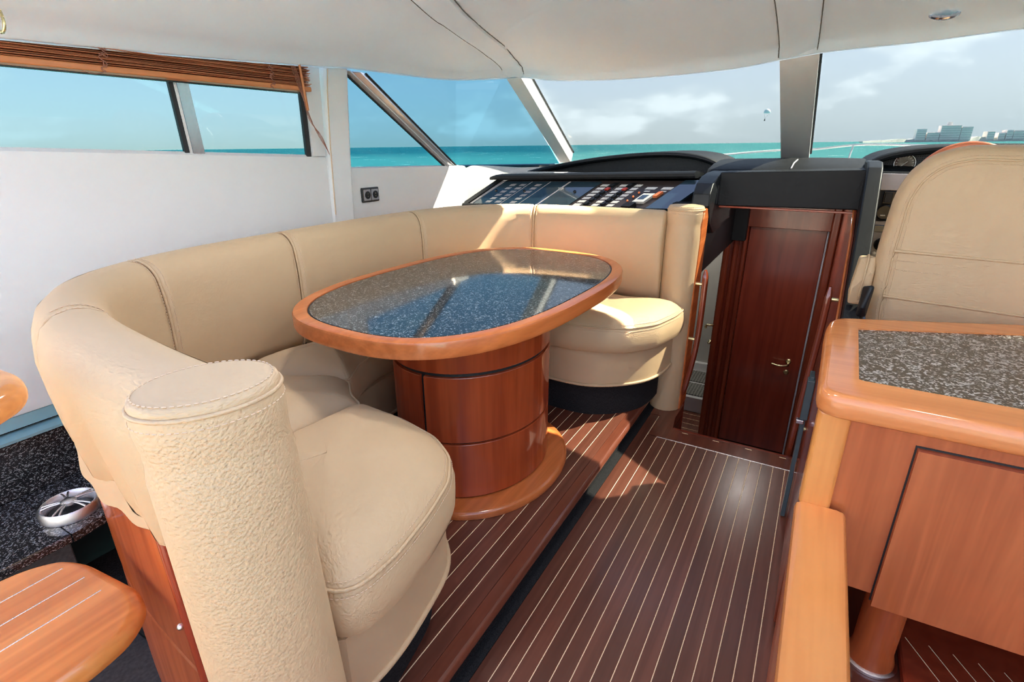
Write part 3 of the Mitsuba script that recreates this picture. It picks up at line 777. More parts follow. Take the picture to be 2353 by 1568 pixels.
for i, (o, k) in enumerate(seat):
    o = soften(cush(np.array(o), 110), 2)
    m = rings(o, SEATP)
    v = m.vertices.copy()
    hi = v[:, 2] > 0.55
    v[hi, 2] += 0.006 * (meshkit.noise(np.c_[v[hi, :2] * 9, np.full(hi.sum(), i * 2.0)]) - 0.5)
    m.vertices = v
    key = put('seat_cushion', m, 'leather', 50, sf)
    c = o.mean(0); d = np.linalg.norm(o - c, axis=1, keepdims=True)
    ring = lambda off, z: np.c_[c + (o - c) * (1 + off / d), np.full(len(o), z)]
    put('piping', tube(ring(0.0005, 0.541), 0.0036, 8, closed=True), 'leather', True, key)
    if i in (0, 5):
        for off, z in ((0.0065, 0.529), (-0.0085, 0.5515)):
            r = ring(off, z)
            put('stitching', dashes(np.vstack([r, r[:1]]), 0.0011), 'stitch', False, key)

inner = np.array([(-0.59, 0.45), (-0.585, 0.56), (-0.605, 0.69), (-0.635, 0.80), (-0.69, 0.875), (-0.77, 0.925), (-0.90, 0.95), (-1.06, 0.96), (-1.2, 1.06), (-1.28, 1.2), (-1.305, 1.45), (-1.28, 1.7), (-1.17, 1.84), (-1.05, 1.925), (-0.9, 1.935), (-0.75, 1.945), (-0.62, 2.02), (-0.53, 2.13), (-0.49, 2.27), (-0.485, 2.37)])
inn = spline(inner, 120)
def inset(d):
    t = np.gradient(inn, axis=0); t /= np.linalg.norm(t, axis=1, keepdims=True)
    n = np.stack([-t[:, 1], t[:, 0]], 1)
    if (np.array([-1.0, 1.45]) - inn[60]) @ n[60] > 0:
        n = -n
    return inn + n * d
outer = [(-0.62, 2.44), (-1.05, 2.43), (-1.30, 2.375), (-1.48, 2.23), (-1.575, 2.03), (-1.62, 1.40), (-1.575, 0.78), (-1.50, 0.60), (-1.36, 0.475), (-1.18, 0.41), (-1.0, 0.378), (-0.68, 0.38)]
put('seat_base', prism(np.vstack([inset(0.012), outer]), 0.262, 0.424), 'leather', 30, sf)
put('base_lip', tube(np.c_[inset(0.010), np.full(120, 0.268)], 0.007, 8), 'leather', True, sf)
put('kick_base', prism(np.vstack([inset(0.06), outer]), 0.101, 0.262), 'carpet', 30, sf, 'black carpeted kick')

# round end posts
def end_post(cx, cy, a, b, turn, z0, z1, flare, lean, key):
    """oval upholstered post with a domed stitched cap; it leans a little towards its foot"""
    ct, stt = math.cos(turn), math.sin(turn)
    def oval(k, z, n=72):
        t = np.arange(n) * 2 * np.pi / n
        f = (z1 - z) / z1
        g = k * (1 + flare * f)
        x, y = a * g * np.cos(t), b * g * np.sin(t)
        return np.c_[cx + lean * f + x * ct - y * stt, cy + x * stt + y * ct, np.full(n, z)]
    P = []
    for k, z in [(1, z0), (1, z0 + 0.01)] + [(1, z) for z in np.linspace(z0 + 0.05, z1 - 0.20, 14)] + [(1, z1 - 0.15), (0.997, z1 - 0.11), (0.966, z1 - 0.085), (0.968, z1 - 0.070), (0.992, z1 - 0.054), (1.0, z1 - 0.042), (1.0, z1 - 0.026), (0.985, z1 - 0.014), (0.955, z1 - 0.010)]:
        o = oval(k, z)
        t = np.arange(72) * 2 * np.pi / 72
        band = math.exp(-((z - (z1 - 0.10)) / 0.05) ** 2)
        wr = 1 + 0.010 * band * np.sin(t * 6 + z * 50) + 0.004 * np.sin(t * 3 + z * 11)
        c = o.mean(0)
        P.append(np.c_[c[:2] + (o[:, :2] - c[:2]) * wr[:, None], o[:, 2]])
    post = put('end_post', grid(np.array(P), cv=True, capu=True), 'leather', 50, key)
    put('cap', grid(np.array([oval(k, z) for k, z in [(0.965, z1 - 0.014), (0.975, z1 - 0.007), (0.955, z1 - 0.001), (0.88, z1 + 0.003), (0.6, z1 + 0.007), (0.2, z1 + 0.009), (0.01, z1 + 0.009)]]), cv=True, capu=True), 'leather', 60, post)
    put('piping', tube(oval(0.985, z1 - 0.0125, 150), 0.0030, 8, closed=True), 'leather', True, post)
    for k, z in ((1.003, z1 - 0.027), (0.90, z1 + 0.0032)):
        o = oval(k, z, 220)
        put('stitching', dashes(np.vstack([o, o[:1]]), 0.0012), 'stitch', False, post)
end_post(-0.639, 0.333, 0.071, 0.089, -0.388, 0.1015, 0.965, 0.03, 0.052, sf)
end_post(-0.520, 2.462, 0.080, 0.080, 0.0, 0.006, 0.985, -0.08, 0.0, sf)

# veneered outer shell behind the aft arm
P, Q = [], []
def shell(z0, z1, sa, sb, o0, n=70):
    P = []
    for s in np.linspace(sa, sb, n):
        p, nn = at_s(s)
        zs = [z0, z0 + 0.004, z0 + 0.03, (z0 + z1) / 2, z1 - 0.03, z1 - 0.004, z1]
        bo = [0.004, 0.0008, 0, 0, 0, 0.0008, 0.004]
        P.append([[*(p + nn * (o0 + b)), z] for z, b in zip(zs, bo)] + [[*(p + nn * (o0 + 0.016)), z1], [*(p + nn * (o0 + 0.016)), z0]])
    return grid(np.array(P), cv=True, capu=True)
s_a, s_b = s_near(-0.80, 0.36), s_near(-1.60, 1.0)
put('veneer_shell', shell(0.345, 0.69, s_a, s_b, -0.048), 'cherry_shell', 30, sf, 'glossy cherry outer shell panel')
put('veneer_shell', shell(0.002, 0.338, s_a, s_b, -0.048), 'cherry_shell', 30, sf, 'glossy cherry outer shell panel')
put('shell_groove', shell(0.336, 0.347, s_a, s_b, -0.041), 'rubber', 30, sf)
p0, n0 = at_s(s_near(-0.815, 0.36))
q = p0 - n0 * 0.050
tr = put('edge_trim', tube([(q[0], q[1], 0.69), (q[0] + 0.012, q[1], 0.4), (q[0] + 0.026, q[1], 0.004)], 0.0095, 12), 'cherry_trim', True, sf, 'dark red edge trim with a steel screw')
put('screw', mv(trimesh.creation.icosphere(subdivisions=2, radius=0.006), q[0] - 0.012, q[1] - 0.006, 0.47), 'steel', True, tr)

# ------------------------------------------------------------------ table
tb = thing('dinette_table', 'oval cherry pedestal table with a glossy black speckled granite top', 'table')
th = np.linspace(0, 2 * np.pi, 240)[:-1]
def sup(a, b, n, cx, cy, rz=0.0):
    x = a * np.sign(np.cos(th)) * np.abs(np.cos(th)) ** (2 / n); y = b * np.sign(np.sin(th)) * np.abs(np.sin(th)) ** (2 / n)
    o = np.stack([x, y], 1)
    o = spline(o, 200, closed=True)
    c, s = math.cos(rz), math.sin(rz)
    return np.stack([cx + o[:, 0] * c - o[:, 1] * s, cy + o[:, 0] * s + o[:, 1] * c], 1)
TC = (-1.016, 1.542)
to = sup(0.4236, 0.6585, 2.72, *TC, -0.047)
ti = sup(0.4236 - 0.040, 0.6585 - 0.040, 2.72, *TC, -0.047)
rim = np.array([np.c_[offset(to, d), np.full(len(to), z)] for d, z in ((-0.012, 0.742), (-0.003, 0.745), (0, 0.752), (0, 0.782), (-0.003, 0.789), (-0.010, 0.792))] +
               [np.c_[offset(ti, d), np.full(len(ti), z)] for d, z in ((0.006, 0.792), (0.001, 0.790), (0, 0.786), (0, 0.742))])
put('rim', grid(rim, cu=True, cv=True), 'cherry_rim', 40, tb, 'cherry rim with small scratches')
put('granite_top', stack(ti, [(-0.006, 0.762), (-0.0045, 0.786), (-0.0052, 0.7885), (-0.007, 0.789)]), 'granite', 30, tb, 'glossy black speckled granite inlay')
put('inlay_seal', grid(np.array([np.c_[offset(ti, d), np.full(len(ti), z)] for d, z in ((-0.0005, 0.77), (-0.0005, 0.7868), (-0.0042, 0.7868), (-0.0042, 0.77))]), cu=True, cv=True), 'rubber', 40, tb)
PC = (-1.0, 1.465)
po = sup(0.262, 0.312, 2.0, *PC)
put('pedestal_core', stack(po, [(-0.012, 0.12), (-0.012, 0.742)]), 'rubber', 30, tb)
put('pedestal_band', stack(po, [(-0.01, 0.588), (-0.002, 0.589), (0, 0.592), (0, 0.741)]), 'cherry_pedestal', 40, tb)
def wedge(z0, z1, a0, a1, n=90):
    aa = np.linspace(a0, a1, n)
    P = []
    for t in aa:
        c = np.array([math.cos(t), math.sin(t)])
        r = [np.array([PC[0] + (0.262 + d) * c[0], PC[1] + (0.312 + d) * c[1], z]) for d, z in ((-0.011, z0), (-0.002, z0 + 0.001), (0, z0 + 0.004), (0, z1 - 0.004), (-0.002, z1 - 0.001), (-0.011, z1))]
        P.append(r)
    return grid(np.array(P), cv=True, capu=True)
A = math.radians(-85.5)
for z0, z1 in ((0.345, 0.576), (0.137, 0.339)):
    put('pedestal_drawer', wedge(z0, z1, A, A + math.pi - 0.03), 'cherry_pedestal', 40, tb)
    put('pedestal_panel', wedge(z0, z1, A + math.pi + 0.02, A + 2 * math.pi - 0.055), 'cherry_pedestal', 40, tb)
fo = sup(0.335, 0.378, 2.1, *PC)
put('base_flange', stack(fo, [(-0.01, 0.1008), (-0.002, 0.102), (0.0, 0.108), (0.0, 0.120), (-0.005, 0.128), (-0.016, 0.132), (-0.09, 0.133)]), 'cherry_rim', 40, tb, 'rounded cherry base flange')

# ------------------------------------------------------------------ stair treads on the left
sr = thing('flybridge_stair', 'stair with rounded honey-coloured wooden treads at the left edge', 'staircase')
def tread(x0, x1, y0, y1, z, t, key):
    o = [(x0, y0), (x1, y0), (x1, y1 - 0.11), (x1 - 0.012, y1 - 0.05), (x1 - 0.045, y1 - 0.010), (x1 - 0.10, y1 + 0.004), (x0 + 0.09, y1 - 0.010), (x0 + 0.04, y1 - 0.028), (x0 + 0.01, y1 - 0.07), (x0, y1 - 0.12)]
    o = soften(cush(np.array(o), 200), 3)
    r = t / 2
    prof = [(-r, z - t)] + [(-r + r * math.sin(a), z - r - r * math.cos(a)) for a in np.linspace(0.3, math.pi - 0.3, 9)] + [(-r, z)]
    k = put('tread', rings(o, prof), 'tread_wood', 50, key)
    for f in (0.22, 0.40, 0.58):
        x = x0 + (x1 - x0) * f
        put('inlay_line', box(x - 0.0013, x + 0.0013, y0 + 0.05, y1 - 0.045 + 0.01 * (f > 0.3), z - 0.004, z + 0.0006, 0.0003), 'steel', False, k)
tread(-1.20, -0.862, -0.45, 0.300, 0.50, 0.042, sr)
tread(-1.20, -0.850, -0.62, 0.245, 0.95, 0.042, sr)
put('stringer', rbox(-1.05, -0.98, -0.60, -0.53, 0.0, 1.3, 0.01), 'chrome', 40, sr)
for z in (0.448, 0.898):
    put('bracket', box(-1.045, -0.985, -0.60, -0.20, z - 0.02, z + 0.012, 0.004), 'steel', False, sr)

# ------------------------------------------------------------------ galley counter behind the settee
gc = thing('galley_counter', 'black speckled granite counter with upstand behind the settee on the left', 'counter')
put('top', box(-1.855, -1.545, -0.7, 0.39, 0.275, 0.30, 0.003), 'granite', False, gc)
put('top_end', prism([(-1.855, 0.3905), (-1.855, 0.75), (-1.705, 0.75), (-1.56, 0.48), (-1.545, 0.3905)], 0.275, 0.30), 'granite', False, gc)
put('upstand', box(-1.868, -1.852, -0.7, 0.9, 0.301, 0.478, 0.002), 'granite_matt', False, gc, 'speckled granite upstand')
put('front', box(-1.59, -1.556, -0.7, 0.385, 0.002, 0.274, 0.003), 'grey_carpet', False, gc, 'grey carpeted front')
put('seal_strip', box(-1.868, -1.842, -0.7, 0.9, 0.479, 0.486, 0.002), 'rubber', False, gc, 'black rubber strip')
put('chrome_bead', box(-1.855, -1.845, -0.7, 0.9, 0.4755, 0.479, 0.001), 'steel', False, gc)
sp = thing('speaker_grille', 'silver spoked round speaker grille lying on the granite counter', 'speaker')
cx, cy, z = -1.655, 0.435, 0.301
put('ring', ring_lathe([(0.052, z), (0.070, z), (0.072, z + 0.008), (0.070, z + 0.026), (0.064, z + 0.030), (0.057, z + 0.026), (0.053, z + 0.008)], cx, cy, 48), 'steel', 50, sp)
put('cone', lathe([(0.051, z + 0.001), (0.05, z + 0.004), (0.02, z + 0.012), (0.001, z + 0.014)], cx, cy, 30), 'rubber', 50, sp)
for k in range(5):
    a = 2 * math.pi * k / 5 + 0.4
    for da in (-0.13, 0.13):
        put('spoke', tube([(cx + 0.016 * math.cos(a + da), cy + 0.016 * math.sin(a + da), z + 0.032), (cx + 0.04 * math.cos(a + da * 0.9), cy + 0.04 * math.sin(a + da * 0.9), z + 0.031), (cx + 0.060 * math.cos(a + da), cy + 0.060 * math.sin(a + da), z + 0.027)], 0.0030, 8), 'steel', True, sp)
put('hub', lathe([(0.018, z + 0.026), (0.018, z + 0.034), (0.010, z + 0.038)], cx, cy, 20), 'steel', 40, sp)

# ------------------------------------------------------------------ socket
so = thing('power_socket', 'black double power socket on the white side panel under the quarter window', 'power socket')
put('plate', rbox(-1.850, -1.836, 1.827, 1.935, 0.992, 1.058, 0.005), 'black_gloss', 40, so)
for y in (1.856, 1.906):
    f = put('face', rbox(-1.840, -1.833, y - 0.022, y + 0.022, 1.000, 1.050, 0.003), 'grey_plastic', 40, so)
    put('recess', mv(rot(lathe([(0.017, 0), (0.017, 0.003), (0.014, 0.0035)], 0, 0, 24), 90, (0, 1, 0)), -1.834, y, 1.025), 'black_plastic', 30, f)
    for dz in (-0.006, 0.006):
        put('pin', tube([(-1.832, y, 1.025 + dz), (-1.8290, y, 1.025 + dz)], 0.0022, 8), 'brass', True, f)

# ------------------------------------------------------------------ rolled up blind
bl = thing('window_blind', 'raised reddish wooden slat blind bunched at the top of the port window', 'blind')
for k in range(15):
    z = 1.455 + 0.0044 * k
    dx = 0.006 * math.sin(k * 2.3)
    yy0, yy1 = -0.6, 1.572 + 0.003 * math.sin(k * 1.7)
    ysl = np.linspace(yy0, yy1, 24)
    sag = 0.0012 * np.sin(ysl * 7 + k) + 0.003 * (ysl > 1.56)
    P = np.array([[[x + dx, y, z + s + d] for x, d in ((-1.846, 0), (-1.846, 0.0036), (-1.822, 0.0046), (-1.800, 0.0036), (-1.799, 0.0015), (-1.822, 0.001))] for y, s in zip(ysl, sag)])
    put('slat', grid(P, cv=True, capu=True), 'blind', 20, bl)
put('bottom_rail', rbox(-1.850, -1.797, -0.6, 1.575, 1.437, 1.4545, 0.004), 'blind_rail', 40, bl, 'orange wooden bottom rail')
put('head_rail', box(-1.85, -1.80, -0.6, 1.575, 1.522, 1.535), 'blind', False, bl)
rng = np.random.default_rng(4)
for y in (0.86, 1.40):
    q = [(-1.795, y + 0.01 * math.sin(k * 2.1), 1.523 - 0.0095 * k) for k in range(10)]
    put('ladder_cord', tube(spline(q, 50), 0.0016, 6), 'cord', True, bl)
    for k in range(3):
        q = [(-1.794, y + rng.uniform(-0.012, 0.012), 1.50 - 0.022 * k + rng.uniform(-0.01, 0.01)) for _ in range(5)]
        put('cord_loop', tube(spline(q, 30), 0.0012, 5), 'cord', True, bl)
put('tail_cord', tube(spline([(-1.795, 0.86, 1.44), (-1.79, 0.83, 1.43), (-1.79, 0.80, 1.435)], 14), 0.001, 5), 'cord', True, bl)
put('tilt_wand', tube([(-1.785, 1.520, 1.525), (-1.80, 1.545, 1.37)], [0.0042, 0.0058], 10), 'blind_rail', True, bl, 'slim wooden tilt wand')
put('wand_hook', tube([(-1.785, 1.518, 1.535), (-1.785, 1.520, 1.52)], 0.003, 8), 'steel', True, bl)
for k in range(4):
    q = [(-1.79, 1.485 + 0.006 * k, 1.52), (-1.795, 1.515 + 0.004 * k, 1.44), (-1.80, 1.545, 1.37 - 0.01 * k), (-1.81, 1.585 + 0.004 * k, 1.29), (-1.82, 1.63, 1.235 + 0.004 * k), (-1.822, 1.648, 1.205)]
    put('pull_cord', tube(spline(q, 40), 0.0011, 5), 'cord', True, bl)

# ------------------------------------------------------------------ port console
pc = thing('port_console', 'black instrument console with switch panel behind the settee', 'dashboard')
nb = polyl([(-1.745, 2.78, 1.052), (-1.70, 2.76, 1.060), (-0.57, 2.80, 1.100)], 30)
P = []
for i, c in enumerate(nb):
    e = min(1, 0.5 + 0.25 * i)
    P.append([c + np.array([0, y * e, z * e]) for y, z in ((0.14, -0.016), (0.03, -0.018), (0.004, -0.016), (-0.006, -0.006), (-0.004, 0.008), (0.010, 0.016), (0.04, 0.018), (0.10, 0.012), (0.32, -0.012), (0.32, -0.03))])
put('top_lid', grid(np.array(P), cv=True, capu=True), 'black_soft', 40, pc)
put('body', hullbox([(-1.84, 2.68, 0.6), (-0.50, 2.68, 0.6), (-1.84, 2.68, 0.905), (-0.55, 2.68, 0.915), (-1.70, 2.86, 1.035), (-0.55, 2.86, 1.07), (-1.74, 4.12, 1.04), (-0.50, 4.12, 1.06), (-1.84, 4.12, 0.6), (-0.5, 4.12, 0.6)]), 'black_soft', False, pc)
# tilted panel plane: origin bottom left, ex along starboard, ey up the slope
PO = np.array([-1.842, 2.640, 0.905]); PX = np.array([1.16, 0.02, 0.030]); PY = np.array([0.155, 0.165, 0.136])
PN = np.cross(PX, PY); PN /= np.linalg.norm(PN); PN = PN if PN[1] < 0 else -PN
def pq(u0, u1, v0, v1, t0=0.0, t1=0.004):
    f = lambda u, v: PO + PX * u + (PY * v if True else 0)
    q = [f(u0, v0), f(u1, v0), f(u1, v1), f(u0, v1)]
    return trimesh.convex.convex_hull(np.array([p + PN * t0 for p in q] + [p + PN * t1 for p in q]))
put('panel', pq(0.0, 1.02, 0.0, 1.0, -0.03, 0.0), 'panel_brown', False, pc, 'dark brown switch panel')
put('left_edge', pq(-0.02, 0.012, -0.02, 1.02, -0.03, 0.006), 'black_plastic', False, pc)
put('sill', tube([PO + PX * -0.02 + PN * 0.004, PO + PX * 0.5 + PN * 0.004, PO + PX * 1.02 + PN * 0.004], 0.010, 10), 'black_plastic', True, pc)
put('cover_frame', pq(0.03, 0.045, 0.02, 0.95, 0.0, 0.009), 'grey_plastic', False, pc)
put('glass_cover', pq(0.046, 0.56, 0.03, 0.93, 0.001, 0.006), 'blue_glass', False, pc, 'tinted glossy cover glass')
put('divider', pq(0.40, 0.408, 0.04, 0.92, 0.006, 0.008), 'lilac_grey', False, pc)
for u in (0.20, 0.30):
    put('cover_seam', pq(u, u + 0.004, 0.05, 0.92, 0.006, 0.0075), 'grey_plastic', False, pc)
for u in (0.075, 0.235, 0.50):
    m = tube([PO + PX * u + PY * 0.55 + PN * 0.005, PO + PX * u + PY * 0.55 + PN * 0.012], 0.008, 12)
    put('cover_knob', m, 'black_gloss', True, pc)
for u0 in (0.105, 0.16, 0.245):
    for k in range(6):
        put('label_plate', pq(u0, u0 + 0.030, 0.10 + 0.13 * k, 0.18 + 0.13 * k, 0.006, 0.0068), 'grey_plastic', False, pc)
for u0, lab in ((0.575, 0.035), (0.665, 0.03), (0.735, 0.03)):
    for k in range(7):
        put('label_plate', pq(u0, u0 + lab, 0.10 + 0.115 * k, 0.175 + 0.115 * k, 0.0, 0.0012), 'white_label', False, pc)
for u0 in (0.622, 0.702):
    put('breaker_strip', pq(u0, u0 + 0.026, 0.06, 0.92, 0.0, 0.003), 'black_gloss', False, pc)
    for k in range(6):
        put('breaker', pq(u0 + 0.005, u0 + 0.021, 0.12 + 0.13 * k, 0.19 + 0.13 * k, 0.003, 0.011), 'red_knob' if k == 4 else 'black_plastic', False, pc)
for k in range(3):
    c = PO + PX * 0.802 + PY * (0.28 + 0.14 * k) + PN * 0.006
    put('indicator', mv(trimesh.creation.icosphere(subdivisions=2, radius=0.006), *c), 'orange_knob', True, pc)
put('gauge_box', pq(0.835, 0.885, 0.22, 0.50, 0.0, 0.014), 'white_label', False, pc, 'small pale gauge box')
put('gauge_window', pq(0.842, 0.870, 0.30, 0.44, 0.014, 0.0155), 'blue_glass', False, pc)
put('orange_button', pq(0.888, 0.905, 0.42, 0.58, 0.0, 0.014), 'orange_knob', False, pc)
put('lever', pq(0.832, 0.872, -0.02, 0.12, 0.0, 0.03), 'black_plastic', False, pc)
for u0 in (0.80, 0.87):
    put('label_plate', pq(u0, u0 + 0.045, 0.70, 0.78, 0.0, 0.0012), 'white_label', False, pc)
    put('label_plate', pq(u0 + 0.01, u0 + 0.035, 0.62, 0.655, 0.0, 0.0012), 'white_label', False, pc)
put('right_glass', pq(0.93, 1.03, 0.02, 0.97, 0.0, 0.012), 'blue_glass', False, pc, 'tinted glossy side pane')

# hoods above the dash
def hood(name, label, xs, zs, y0, y1, zb, inner_dy, parent):
    top = spline(np.c_[xs, zs], 60)
    n = len(top)
    P = []
    for y, k, dz in ((y0, 1.0, 0), (y0 - 0.006, 0.996, -0.012), (y0, 0.985, -0.026)):
        pass
    t = np.gradient(top, axis=0); t /= np.linalg.norm(t, axis=1, keepdims=True)
    nn = np.stack([t[:, 1], -t[:, 0]], 1)
    secs = [(0.0, y1 - y0), (0.0, 0.012), (0.006, 0.0), (0.016, -0.003), (0.026, 0.002), (0.030, 0.014), (0.030, inner_dy)]
    P = np.array([[[q[0] + m[0] * o, y0 + dy, max(q[1] + m[1] * o, zb)] for o, dy in secs] for q, m in zip(top, nn)])
    put(name, grid(P), 'black_soft', 40, parent)
    face = P[:, -1]
    bot = face.copy(); bot[:, 2] = zb - 0.005
    put(name + '_face', grid(np.stack([face, bot], 1)), 'black_mesh', False, parent)
hood('hood', '', [-1.72, -1.60, -1.357, -1.15, -0.951, -0.752, -0.63, -0.56, -0.51, -0.49], [1.078, 1.105, 1.150, 1.178, 1.196, 1.198, 1.182, 1.160, 1.13, 1.10], 3.2, 3.85, 1.075, 0.12, pc)

# dash top and header over the companionway
ds = thing('dash', 'black padded dash top and header above the companionway', 'dashboard')
P = []
for x, w in zip(np.linspace(-0.54, 1.45, 60), range(60)):
    e = 0.012 * math.exp(-((x + 0.02) / 0.35) ** 2)
    P.append([[x, y, z + (e if y > 2.9 else 0)] for y, z in ((2.92, 1.02), (2.92, 1.085), (2.96, 1.12), (3.1, 1.142), (3.3, 1.156), (3.5, 1.158), (3.75, 1.148), (4.12, 1.105), (4.12, 1.0))])
put('top', grid(np.array(P), cv=True, capu=True), 'black_soft', 40, ds)
put('header', hullbox([(-0.435, 2.745, 0.972), (0.14, 2.745, 0.982), (0.14, 2.745, 1.135), (-0.435, 2.745, 1.112), (-0.435, 2.93, 0.972), (0.14, 2.93, 0.982), (0.14, 2.93, 1.135), (-0.435, 2.93, 1.112)], 0.006), 'black_soft', 40, ds, 'black padded header')
put('header_lip', box(-0.43, 0.135, 2.740, 2.752, 0.958, 0.967, 0.002), 'cherry_trim', False, ds, 'thin cherry lip')
put('center_seam', tube([(-0.160, 2.95, 1.132), (-0.157, 3.05, 1.153), (-0.15, 3.2, 1.166)], 0.004, 6), 'lilac_grey', True, ds)
# left cheek: curved fin
def fin(yz, x0, x1, r=0.008):
    p = np.array(yz)
    pts = [(x, y, z) for x in (x0 + r, x1 - r) for y, z in p]
    return hullbox(pts, r)
ck_l = [(2.93, 1.108), (2.80, 1.106), (2.68, 1.096), (2.585, 1.070), (2.54, 1.030), (2.53, 0.985), (2.60, 0.90), (2.72, 0.845), (2.93, 0.845)]
k = put('left_cheek', fin(ck_l, -0.515, -0.437), 'black_plastic', 40, ds)
put('latch', box(-0.4385, -0.432, 2.70, 2.755, 0.985, 1.055, 0.002), 'black_gloss', False, k)
put('latch_rim', box(-0.4382, -0.4335, 2.694, 2.761, 0.978, 1.062, 0.002), 'rubber', False, k)
put('left_under', hullbox([(-0.62, 2.62, 0.86), (-0.44, 2.70, 0.86), (-0.44, 3.2, 0.86), (-0.62, 3.2, 0.86), (-0.62, 2.62, 0.98), (-0.44, 2.70, 0.98), (-0.44, 3.2, 0.98), (-0.62, 3.2, 0.98)]), 'black_soft', False, ds)

# ------------------------------------------------------------------ helm console
hc = thing('helm_console', 'black helm console with gauges behind the helm seat on the right', 'helm console')
ck_r = [(2.95, 1.165), (2.78, 1.165), (2.70, 1.145), (2.62, 1.07), (2.52, 0.955), (2.36, 0.81), (2.21, 0.67), (2.10, 0.50), (2.06, 0.25), (2.05, 0.002), (2.95, 0.002)]
put('left_cheek', fin(ck_r, 0.133, 0.190, 0.008), 'black_plastic', 40, hc)
put('face', hullbox([(0.199, 2.845, 0.30), (1.4, 2.845, 0.30), (0.199, 2.86, 1.128), (1.4, 2.86, 1.128), (0.199, 3.0, 0.30), (1.4, 3.0, 0.30), (0.199, 3.0, 1.128), (1.4, 3.0, 1.128)]), 'black_plastic', False, hc)
put('upper_panel', box(0.200, 1.38, 2.836, 2.846, 1.055, 1.124, 0.002), 'lilac_grey', False, hc, 'pale grey upper panel')
put('switch_bank', box(0.222, 0.33, 2.832, 2.846, 1.000, 1.052, 0.002), 'black_gloss', False, hc)
for q in range(3):
    put('rocker', box(0.226 + 0.034 * q, 0.254 + 0.034 * q, 2.826, 2.834, 1.005, 1.047, 0.002), 'black_plastic', False, hc)
g2 = put('round_dial', mv(rot(lathe([(0.034, 0), (0.034, 0.012), (0.029, 0.016), (0.027, 0.010), (0.001, 0.009)], 0, 0, 32), 90, (1, 0, 0)), 0.240, 2.846, 0.962), 'black_gloss', 30, hc)
put('pointer', box(0.225, 0.244, 2.829, 2.8335, 0.948, 0.953, 0.001), 'white_label', False, g2)
put('lower_panel', box(0.205, 0.5, 2.838, 2.846, 0.70, 0.925, 0.002), 'grey_plastic', False, hc)
put('display', box(0.215, 0.34, 2.832, 2.84, 0.878, 0.908, 0.002), 'blue_glass', False, hc)
put('joystick_base', mv(rot(lathe([(0.028, 0), (0.026, 0.014), (0.014, 0.022)], 0, 0, 24), 90, (1, 0, 0)), 0.255, 2.838, 0.825), 'black_plastic', 30, hc)
put('joystick', tube([(0.257, 2.82, 0.826), (0.262, 2.79, 0.838), (0.264, 2.775, 0.852)], [0.010, 0.010, 0.013], 12), 'grey_plastic', True, hc)
for q in range(2):
    put('button', mv(rot(lathe([(0.008, 0), (0.008, 0.004), (0.004, 0.006)], 0, 0, 16), 90, (1, 0, 0)), 0.236 + 0.03 * q, 2.838, 0.785), 'white_label', 30, hc)
put('lower_screen', box(0.20, 0.5, 2.835, 2.847, 0.56, 0.755, 0.004), 'black_gloss', False, hc)
put('screen_rim', tube([(0.212, 2.836, 0.74), (0.207, 2.836, 0.72), (0.207, 2.836, 0.60), (0.214, 2.836, 0.58), (0.4, 2.836, 0.58)], 0.004, 8), 'steel', True, hc)
hood('hood', '', [0.135, 0.17, 0.245, 0.378, 0.52, 0.68, 0.85, 1.05, 1.2], [1.150, 1.182, 1.211, 1.232, 1.240, 1.242, 1.238, 1.215, 1.15], 3.0, 3.7, 1.125, 0.10, hc)
def gauge(x, z, r, key):
    y = 3.10
    g = put('gauge', mv(rot(lathe([(r, 0), (r, 0.010), (r * 0.92, 0.014), (r * 0.88, 0.008), (0.001, 0.007)], 0, 0, 36), 90, (1, 0, 0)), x, y, z), 'black_gloss', 30, key, 'round black gauge with white ticks')
    put('bezel', mv(rot(tube(np.c_[r * 0.96 * np.cos(th), r * 0.96 * np.sin(th), 0 * th], 0.0022, 6, closed=True), 90, (1, 0, 0)), x, y - 0.013, z), 'steel', True, g)
    for k in range(13):
        a = math.radians(215 - 250 * k / 12)
        c, s = math.cos(a), math.sin(a)
        put('tick', tube([(x + r * 0.66 * c, y - 0.0085, z + r * 0.66 * s), (x + r * 0.82 * c, y - 0.0085, z + r * 0.82 * s)], 0.0011 if k % 3 else 0.0018, 4), 'white_label', False, g)
    put('needle', tube([(x + r * 0.25, y - 0.0095, z + r * 0.22), (x - r * 0.5, y - 0.0095, z - r * 0.45)], 0.0016, 5), 'white_label', False, g)
    return g
gauge(0.292, 1.157, 0.042, hc)
gauge(0.42, 1.157, 0.042, hc)
sw = thing('steering_wheel', 'orange wooden steering wheel rim showing above the helm seat', 'steering wheel')
R = 0.165
wc = np.array([0.455, 2.66, 1.078]); u1 = np.array([1.0, 0, 0]); u2 = np.array([0, 0.25, 0.968])
put('rim', tube(np.array([wc + R * (math.cos(a) * u1 + math.sin(a) * u2) for a in th]), 0.014, 12, closed=True), 'orange_rim', True, sw)
for k in range(3):
    a = math.pi / 2 + 2 * math.pi * k / 3 + math.pi / 3
    put('spoke', tube([wc, wc + R * (math.cos(a) * u1 + math.sin(a) * u2)], 0.009, 10), 'steel', True, sw)
put('column', tube([wc, wc + [0, 0.19, -0.05]], 0.025, 14), 'black_plastic', True, sw)

